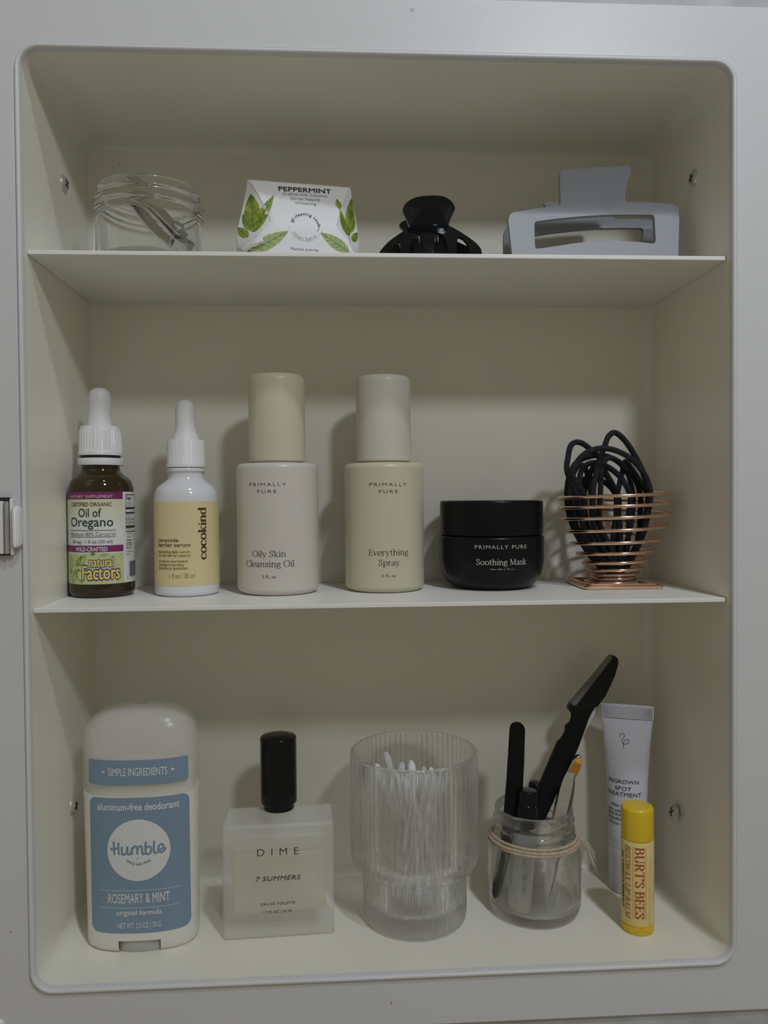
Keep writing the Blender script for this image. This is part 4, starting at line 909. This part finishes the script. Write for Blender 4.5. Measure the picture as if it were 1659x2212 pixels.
mesh('spray_cap', *lathe(rnd([(0, 3.2), (9.6, 3.2), (10.2, 3.9), (10.2, 39.6), (9.8, 40.6), (5, 41.9), (0, 42.2)], .6, 3), kx, ky, FH + Z0, 72), black_gl, prf)
FS = Flat(fc.x, fc.y, FPH); CF = Crop(460, 1590, 1346 / 280)
V2, F2 = sans('DIME', -.01, 1.9)
W(FS, prf, CF, (V2, F2), ink_black, 460, 890, 1237, 1163, e=.12)
W(FS, prf, CF, sans('7 SUMMERS', .006, 1.1, .25), ink_black, 442, 912, 1498, 1452, e=.12)
W(FS, prf, CF, sans('EAU DE TOILETTE', .004, 1.1), ink_black, 500, 855, 1751, 1724, e=.12)
W(FS, prf, CF, sans('1.7 FL OZ | 50 ML', .002, 1.05), ink_black, 527, 825, 1833, 1808, e=.12)

# ---- ribbed tumbler with cotton swabs
TX, TY = 16.6, 54.6
tum = thing('ribbed_tumbler', 'clear ribbed glass tumbler with stepped waist, holding cotton swabs', 'tumbler', (TX, TY, Z0))
out = [(0, 0), (26.5, 0), (28.6, 1.2), (29.2, 4), (29.2, 27.5), (29.6, 29.0), (33.8, 30.6), (35.7, 34.0), (36.0, 38), (36.0, 91.2), (35.6, 93.4), (34.6, 94.2), (33.4, 93.6)]
inn = [(32.9, 91), (32.9, 40), (32.0, 36.0), (27.2, 32.5), (26.2, 29), (26.0, 12.5), (24.5, 10.2), (0, 9.8)]
NR = 64
def ribr(t, r, z):
    if r > 26.4 and 2 < z < 92.5 and ((z > 33 and r > 34) or (z < 29.4 and r > 28)):
        return r - 1.0 * (1 - abs(cos(NR / 2 * t)))
    return r
prof = rnd(out, 1.2, 3) + rnd(inn, 1.2, 3)
V, F = lathe(prof, TX, TY, Z0, NR * 6, ribr); mesh('tumbler_glass', V, F, clear_rib, tum, smooth=60)
random.seed(11)
def swab(tip, foot_, lab_):
    tip, foot_ = Vector(tip), Vector(foot_); d = (tip - foot_).normalized()
    t = thing('cotton_swab', lab_, 'cotton swab', tuple(foot_), 'cotton swabs in the ribbed tumbler')
    mesh('stick', *tube([foot_ + d * 6, tip - d * 6], 1.1, 8), stick_m, t)
    for a, s in ((foot_, 1), (tip, -1)):
        L = 13; P = [a + d * (s * (.2 + L * i / 9)) for i in range(10)]
        rad = [.7, 1.7, 2.25, 2.4, 2.4, 2.3, 2.15, 1.95, 1.6, 1.2]
        mesh('cotton_bud', *tube(P, lambda k: rad[min(9, int(round(k * 9)))], 12), cotton, t)
tips = [(832, 1623, 76), (868, 1645, 66), (888, 1641, 60), (812, 1650, 58), (905, 1664, 52), (931, 1657, 58), (971, 1659, 66), (958, 1662, 74), (850, 1665, 52), (882, 1668, 72), (915, 1670, 78), (838, 1668, 70), (948, 1676, 50), (870, 1676, 44)]
for i, (u, v, y) in enumerate(tips):
    p = at_y(u, v, y); a = i * 2.399; r0 = 6 + 14 * ((i * .37) % 1)
    fx, fy = TX + r0 * cos(a), TY + r0 * sin(a) * .9
    p.z = min(max(p.z, 76), 89)
    dx, dy = p.x - TX, p.y - TY; dd = sqrt(dx * dx + dy * dy)
    if dd > 29: p.x = TX + dx * 29 / dd; p.y = TY + dy * 29 / dd
    swab(p, (fx, fy, Z0 + 12.2), 'white cotton swab standing in the ribbed tumbler')

# ---- small mason jar with twine, full of grooming tools
NX, NY = 85.6, 57.9
mj = thing('mason_jar', 'small clear mason jar with twine round its neck, full of grooming tools', 'jar', (NX, NY, Z0))
out = [(0, 0), (22.5, 0), (25.2, 1.0), (26.5, 4.5), (26.6, 10), (26.6, 33.5), (25.6, 37.4), (23.4, 40.2), (22.3, 41.6), (22.3, 43.2), (23.3, 44.2), (23.3, 45.6), (22.2, 46.8), (22.2, 48.6), (23.1, 49.6), (23.1, 50.8), (22.3, 52), (22.3, 55.4), (21.7, 56.4), (20.9, 56.4)]
inn = [(20.3, 55.6), (20.3, 41.5), (21.6, 39.6), (24.2, 36.6), (24.6, 33), (24.6, 8), (23.4, 5.2), (20, 4.4), (0, 4.2)]
V, F = lathe([(r * .992, z * 1.04) for r, z in rnd(out, .9, 2) + rnd(inn, 1.0, 3)], NX, NY, Z0, 96); mesh('jar_body', V, F, clear, mj)
tw = thing('twine', 'jute twine wound round the mason jar neck with frayed ends', 'twine', (NX, NY, Z0 + 40))
P = []
for i in range(3 * 40 + 1):
    a = -pi * .1 + 2 * pi * i / 40; t = i / 120; r = 23.6 + .5 * sin(i * .7) * .3 + (1.4 if t < .67 else .2) ; P.append((NX + (r + .3) * cos(a), NY + (r + .3) * sin(a), Z0 + 39.2 + 4.4 * t + .35 * sin(a * 2)))
mesh('twine_coil', *tube(P, .85, 7), twine_m, tw)
random.seed(5)
frays = []
for i in range(46):
    s = Vector((NX + 23.4, NY - 4 + random.uniform(-1.5, 1.5), Z0 + 40 + random.uniform(-1.5, 1.5)))
    d = Vector((random.uniform(4, 11), random.uniform(-5, 3), random.uniform(-19, -7)))
    frays.append(tube([s, s + d * .45 + Vector((2.0, 0, 2.0)), s + d], .11, 4))
fr = mesh('frayed_ends', *join(*frays), twine_p, tw); fr['kind'] = 'stuff'

CJ = Crop(1030, 1390, 1106 / 320)
CK = Crop(1080, 1530, 1659 / 200)
def flat_tool(pts, C, ypos, th, cutz=(), holes=()):        # outline in photo pixels on a leaning plane y = ypos(z)
    S = Flat(0, 0, 0, lambda x, z: ypos(z))
    O = [S.hit(*C.p(p)) for p in pts]
    return plate(fill2d(O, holes, (), cutz), lambda x, z: S.pos(x, z), (0, th, 0)), S
zfl = Z0 + 4.4
# black nail file standing at the left
(V, F), _ = flat_tool([(205, 1240), (225, 1000), (247, 640), (255, 612), (272, 595), (295, 588), (325, 592), (350, 612), (362, 645), (355, 900), (343, 1120), (300, 1280), (268, 1500), (235, 1660), (205, 1780), (190, 1850), (165, 1900), (135, 1905), (118, 1870), (128, 1800), (165, 1690), (190, 1560), (198, 1400)], CJ, lambda z: 50.0 + (z - 4) * .02, 1.6)
solo(mesh('nail_file', V, F, black_mat, None, bevel=.4), 'black round-ended nail file standing upright in the mason jar', 'nail file')
# black brow razor
rz = thing('brow_razor', 'black folding brow razor leaning high out of the mason jar', 'razor', (NX, NY - 8, zfl))
ryp = lambda z: 52 + (z - 10) * .20
(V, F), RS = flat_tool([(520, 1300), (640, 1040), (760, 780), (840, 560), (880, 480), (905, 470), (1000, 300), (1045, 190), (1055, 130), (1045, 105), (1025, 95), (1000, 100), (880, 240), (740, 440), (710, 470), (712, 560), (700, 595), (668, 620), (662, 670), (640, 710), (605, 745), (560, 850), (470, 1060), (400, 1230), (330, 1420), (440, 1440)], CJ, ryp, 3.4)
mesh('razor_handle', V, F, black_mat, rz, bevel=.5)
V, F = plate(fill2d([RS.hit(*CJ.p(p)) for p in [(683, 478), (700, 450), (760, 380), (880, 240), (975, 120), (1005, 92), (1028, 92), (1052, 112), (1055, 150), (1030, 240), (960, 390), (900, 470), (850, 480), (800, 510), (745, 532), (705, 520), (686, 500)]]), lambda x, z: RS.pos(x, z, 1.0), (0, 5.4, 0))
mesh('blade_cover', V, F, black_gl, rz, bevel=.9)
V, F = plate(fill2d([RS.hit(*CJ.p(p)) for p in [(700, 450), (975, 118), (1000, 96), (1012, 100), (740, 455), (722, 462)]]), lambda x, z: RS.pos(x, z, 1.5), (0, 5.0, 0))
mesh('comb_guard', V, F, guard_pl, rz, bevel=.3)
V, F = plate(fill2d([RS.hit(*CJ.p(p)) for p in [(905, 480), (900, 540), (800, 720), (725, 870), (640, 1040), (560, 1250), (500, 1400), (470, 1400), (600, 1110), (790, 700), (850, 560), (880, 485)]]), lambda x, z: RS.pos(x, z, -3.8), (0, 2.2, 0))
solo(mesh('plastic_handle', V, F, grey_pl, None, bevel=.3), 'clear plastic handle behind the black brow razor', 'handle')
# sample vial with black cap
vx = at_y(1122, 1960, 44); va = Vector((vx.x + .8, 46.5, zfl + .4)); vt_ = at_y(1141, 1706, 49.5); vd = (vt_ - va).normalized(); vL = (vt_ - va).length
def along(prof, a, d, n=28):
    V, F = lathe(prof, 0, 0, 0, n); q = Vector((0, 0, 1)).rotation_difference(d); return [tuple(a + q @ Vector(v)) for v in V], F
vial = thing('sample_vial', 'slim frosted glass sample vial with black cap inside the mason jar', 'vial', tuple(va))
mesh('vial_glass', *along(rnd([(0, 0), (5.4, 0), (6.2, .8), (6.2, vL - 23), (4.8, vL - 21.5), (0, vL - 21.5)], .6, 3), va, vd), vial_m, vial)
mesh('vial_liquid', *along([(0, .8), (5.2, .8), (5.2, 8.5), (0, 8.5)], va, vd), perfume, vial)
mesh('vial_cap', *along(rnd([(0, vL - 22.5), (6.1, vL - 22.5), (6.1, vL - 8), (5.6, vL - 7.6), (5.6, vL - .6), (5.0, vL), (0, vL)], .3, 2), va, vd), black_gl, vial)
CJ2 = Crop(1040, 1660, 1536 / 250)
for ch, y in (('I', 1295), ('N', 1478), ('E', 1648)):
    p = at_y(*CJ2.p((556, y)), 40.6); V2, F2 = sans(ch)
    mesh('vial_lettering', [(p.x + x * 2.4 * .8, p.y - .3, p.z + y_ * 3.2) for x, y_ in V2], F2, ink_black, vial, smooth=0)
# another black cap behind
b0 = Vector((NX - 4, NY + 8, zfl + .5)); b1 = at_y(1158, 1691, 66); dd = (b1 - b0).normalized(); bL = (b1 - b0).length
pen = thing('makeup_pencil', 'black makeup pencil standing behind the razor in the mason jar', 'pencil', tuple(b0))
mesh('pencil_barrel', *along([(0, 0), (1.2, 0), (3.2, 7), (3.6, bL - 22), (0, bL - 22)], b0 + dd * .6, dd), black_sat, pen)
mesh('pencil_cap', *along(rnd([(0, bL - 24), (4.1, bL - 24), (4.2, bL - 1), (3.4, bL), (0, bL)], .5, 2), b0 + dd * .6, dd), black_sat, pen)
# tweezers: silver pair, and a pair with amber enamel
def tweezers(name, label, top, bot, gap, w, m, ym, tipm=None):
    t = thing(name, label, 'tweezers', tuple(bot)); top, bot = Vector(top), Vector(bot); d = (bot - top); L = d.length; d.normalize()
    sd = Vector((.62, .78, 0)); sd = (sd - d * sd.dot(d)).normalized(); nn = d.cross(sd)
    for s in (-1, 1):
        R = []
        for i in range(25):
            k = i / 24; o = s * (.5 + gap * sin(pi * min(1, k * 1.02)) ** .8 * (.75 if k > .5 else 1)) if k < .98 else s * .25
            ww = w * (interp([0, .06, .15, .6, .85, 1], [.55, .9, 1, .85, .6, .28], k)); c = top + d * (L * k) + sd * o
            R.append([c - nn * ww - sd * .35, c + nn * ww - sd * .35, c + nn * ww + sd * .35, c - nn * ww + sd * .35])
        mesh('arm', *loft([[tuple(p) for p in r] for r in R]), m, t, bevel=.15)
        if tipm and s > 0:
            cut = [r for r in R[:16]]
            mesh('enamel_side', *loft([[tuple(p + sd * .5) for p in r] for r in cut]), ym, t, bevel=.15)
            mesh('enamel_end', *loft([[tuple(p + sd * .85) for p in r] for r in R[:3]]), tipm, t, bevel=.15)
    return t
t1 = tweezers('tweezers', 'silver tweezers standing tips down in the mason jar', at_y(1233, 1668, 50), Vector((NX + 4, NY - 9, zfl + .6)), 3.8, 3.4, chrome_sat, None)
# amber pair: broad painted arm seen at the right
yp = lambda z: 56 + (z - 20) * .10
tw2 = thing('tweezers', 'tweezers with amber and yellow enamel beside the silver pair', 'tweezers', (NX + 8, NY, zfl))
(V, F), S2 = flat_tool([(1230, 1110), (1290, 1010), (1360, 920), (1420, 872), (1462, 885), (1478, 930), (1468, 1010), (1430, 1120), (1370, 1230), (1290, 1380), (1200, 1560), (1120, 1780), (1020, 2000), (960, 2000), (1080, 1560)], CK, yp, 1.2)
mesh('enamel_arm', V, F, amber_en, tw2, bevel=.4)
V, F = plate(fill2d([S2.hit(*CK.p(p)) for p in [(1330, 960), (1400, 885), (1440, 880), (1470, 910), (1474, 950), (1455, 1010), (1400, 995)]]), lambda x, z: S2.pos(x, z, .25), (0, 1.6, 0))
mesh('enamel_tip', V, F, yell_en, tw2, bevel=.3)
V, F = plate(fill2d([S2.hit(*CK.p(p)) for p in [(1215, 1110), (1300, 935), (1385, 862), (1425, 850), (1462, 868), (1475, 895), (1440, 880), (1400, 885), (1330, 960), (1250, 1090), (1080, 1560), (960, 2000), (940, 2000), (1050, 1560)]]), lambda x, z: S2.pos(x, z, .35), (0, 3.4, 0))
mesh('steel_arm', V, F, chrome, tw2, bevel=.3)

# ---- treatment tube standing on its cap
UX, UY, UPH = 146.6, 75.0, radians(-21)
tub = thing('cosmetic_tube', 'lilac white cosmetic tube standing on its cap with crimped end up', 'tube', (UX, UY, Z0))
ua = lambda z: interp([0, 27, 60, 85, 98, 103, 111], [10.6, 10.8, 11.9, 13.2, 14.4, 15.2, 15.4], z)
ub = lambda z: interp([0, 27, 60, 85, 98, 103, 111], [10.6, 10.8, 9.0, 6.0, 2.6, 1.0, 1.0], z)
def urow(z, g=0, n=56):
    c, q = cos(UPH), sin(UPH); R = []
    for i in range(n):
        t = 2 * pi * i / n; x, y = (ua(z) + g) * cos(t), (ub(z) + g) * sin(t); R.append((UX + x * c - y * q, UY + x * q + y * c, Z0 + z))
    return R
mesh('tube_cap', *loft([urow(0, -1), urow(.8, -.1), urow(3), urow(20), urow(26.2), urow(26.8, -.5)]), tube_cap, tub, smooth=45)
mesh('tube_body', *loft([urow(26.4, -.8), urow(27, -.15)] + [urow(30 + 3 * i, -.1) for i in range(25)]), tube_m, tub, smooth=45)
cr_ = mesh('crimp', *loft([urow(102.5, .05), urow(103.4, .1), urow(109.8, .1), urow(110.6, -.2)]), tube_m, tub, smooth=45)
US = Ell(UX, UY, lambda z: ua(z), lambda z: ub(z), UPH); CU = Crop(1280, 1500, 819 / 200)
c, q = cos(UPH), sin(UPH)
for i in range(30):
    x = -14.4 + 28.8 * i / 29; r = []
    B, G = box(x - .24, x + .24, -1.55, -.8, 103.6, 109.6)
    mesh('crimp_rib', [(UX + a * c - b * q, UY + a * q + b * c, Z0 + z) for a, b, z in B], G, tube_m, cr_, smooth=0)
lg = [(245, 375), (250, 350), (272, 345), (285, 362), (275, 385), (262, 400), (268, 430), (290, 438), (318, 425), (320, 405), (300, 398), (282, 412), (276, 440), (277, 478)]
strokes(US, tub, 'emblem_print', slate_ink, [[CU.p(tuple(p)) for p in catmull(lg, 5)]], .28, .15)
def WU(t, l, r, vb, vt, tl, off=.004, m=slate_ink): return W(US, tub, CU, sans(t, off, 1.03), m, l, r, vb, vt, e=.15)
WU('INGROWN', 155, 404, 790, 755, 0); WU('SPOT', 205, 342, 848, 816, 0); WU('TREATMENT', 138, 428, 901, 868, 0)
for y, t, l, r in ((985, 'White willow', 168, 330), (1030, 'lactic acid, blend', 150, 345), (1065, 'of five fruit extr', 143, 345), (1102, 'bisabolol calm', 150, 345), (1145, 'reduces visible', 148, 345)):
    W(US, tub, CU, sans(t, .01), slate_ink, l, r, y + 10, y - 14, e=.15)

# ---- lip balm
LX, LY, LR = 136.2, 32.0, 8.7
balm = thing('lip_balm', 'yellow lip balm stick in front of the cosmetic tube', 'lip balm', (LX, LY, Z0))
mesh('balm_tube', *lathe(rnd([(0, 5.3), (LR, 5.3), (LR, 50.0), (0, 50.0)], .3, 2), LX, LY, Z0, 64), balm_l, balm)
mesh('balm_cap', *lathe(rnd([(0, 50.2), (LR - .15, 50.2), (LR - .15, 66.4), (LR - 1.0, 67.6), (0, 67.8)], .6, 3), LX, LY, Z0, 64), balm_y, balm)
mesh('twist_base', *lathe([(0, 0), (LR - .5, 0), (LR - .1, .5), (LR - .1, 4.0), (LR - .35, 4.2), (LR - .35, 4.6), (LR - .05, 4.8), (LR - .05, 5.5), (0, 5.5)], LX, LY, Z0, 192, lambda t, r, z: r - (.25 if (.4 < z < 4.3 and cos(48 * t) < 0) else 0)), balm_y, balm)
LS = Ell(LX, LY, LR)
def VB(sh, m, base, top, v0, v1): return write(LS, balm, sh, m, CU.x(base), CU.x(top), CU.y(v0), CU.y(v1), e=.12, rot=-90)
VB(serif("BURT'S BEES", .17, .05, -.02), red_ink, 377, 457, 1355, 1985)
VB(serif('BEESWAX LIP BALM', .17, .06, 0, .22), ochre_ink, 293, 337, 1330, 1978)
VB(sans('with VITAMIN E & PEPPERMINT', .012, 1, .25), ink_black, 266, 284, 1375, 1882)
for u, ya, yb in ((358, 1345, 1988), (472, 1350, 1992)):
    strokes(LS, balm, 'rule_line', ochre_ink, [[CU.p((u, ya + (yb - ya) * i / 8)) for i in range(9)]], .16)
strokes(LS, balm, 'rule_line', ochre_ink, [[CU.p(p) for p in ((503, 1440), (502, 1700), (500, 1990), (505, 2035), (522, 2045))]], .14)
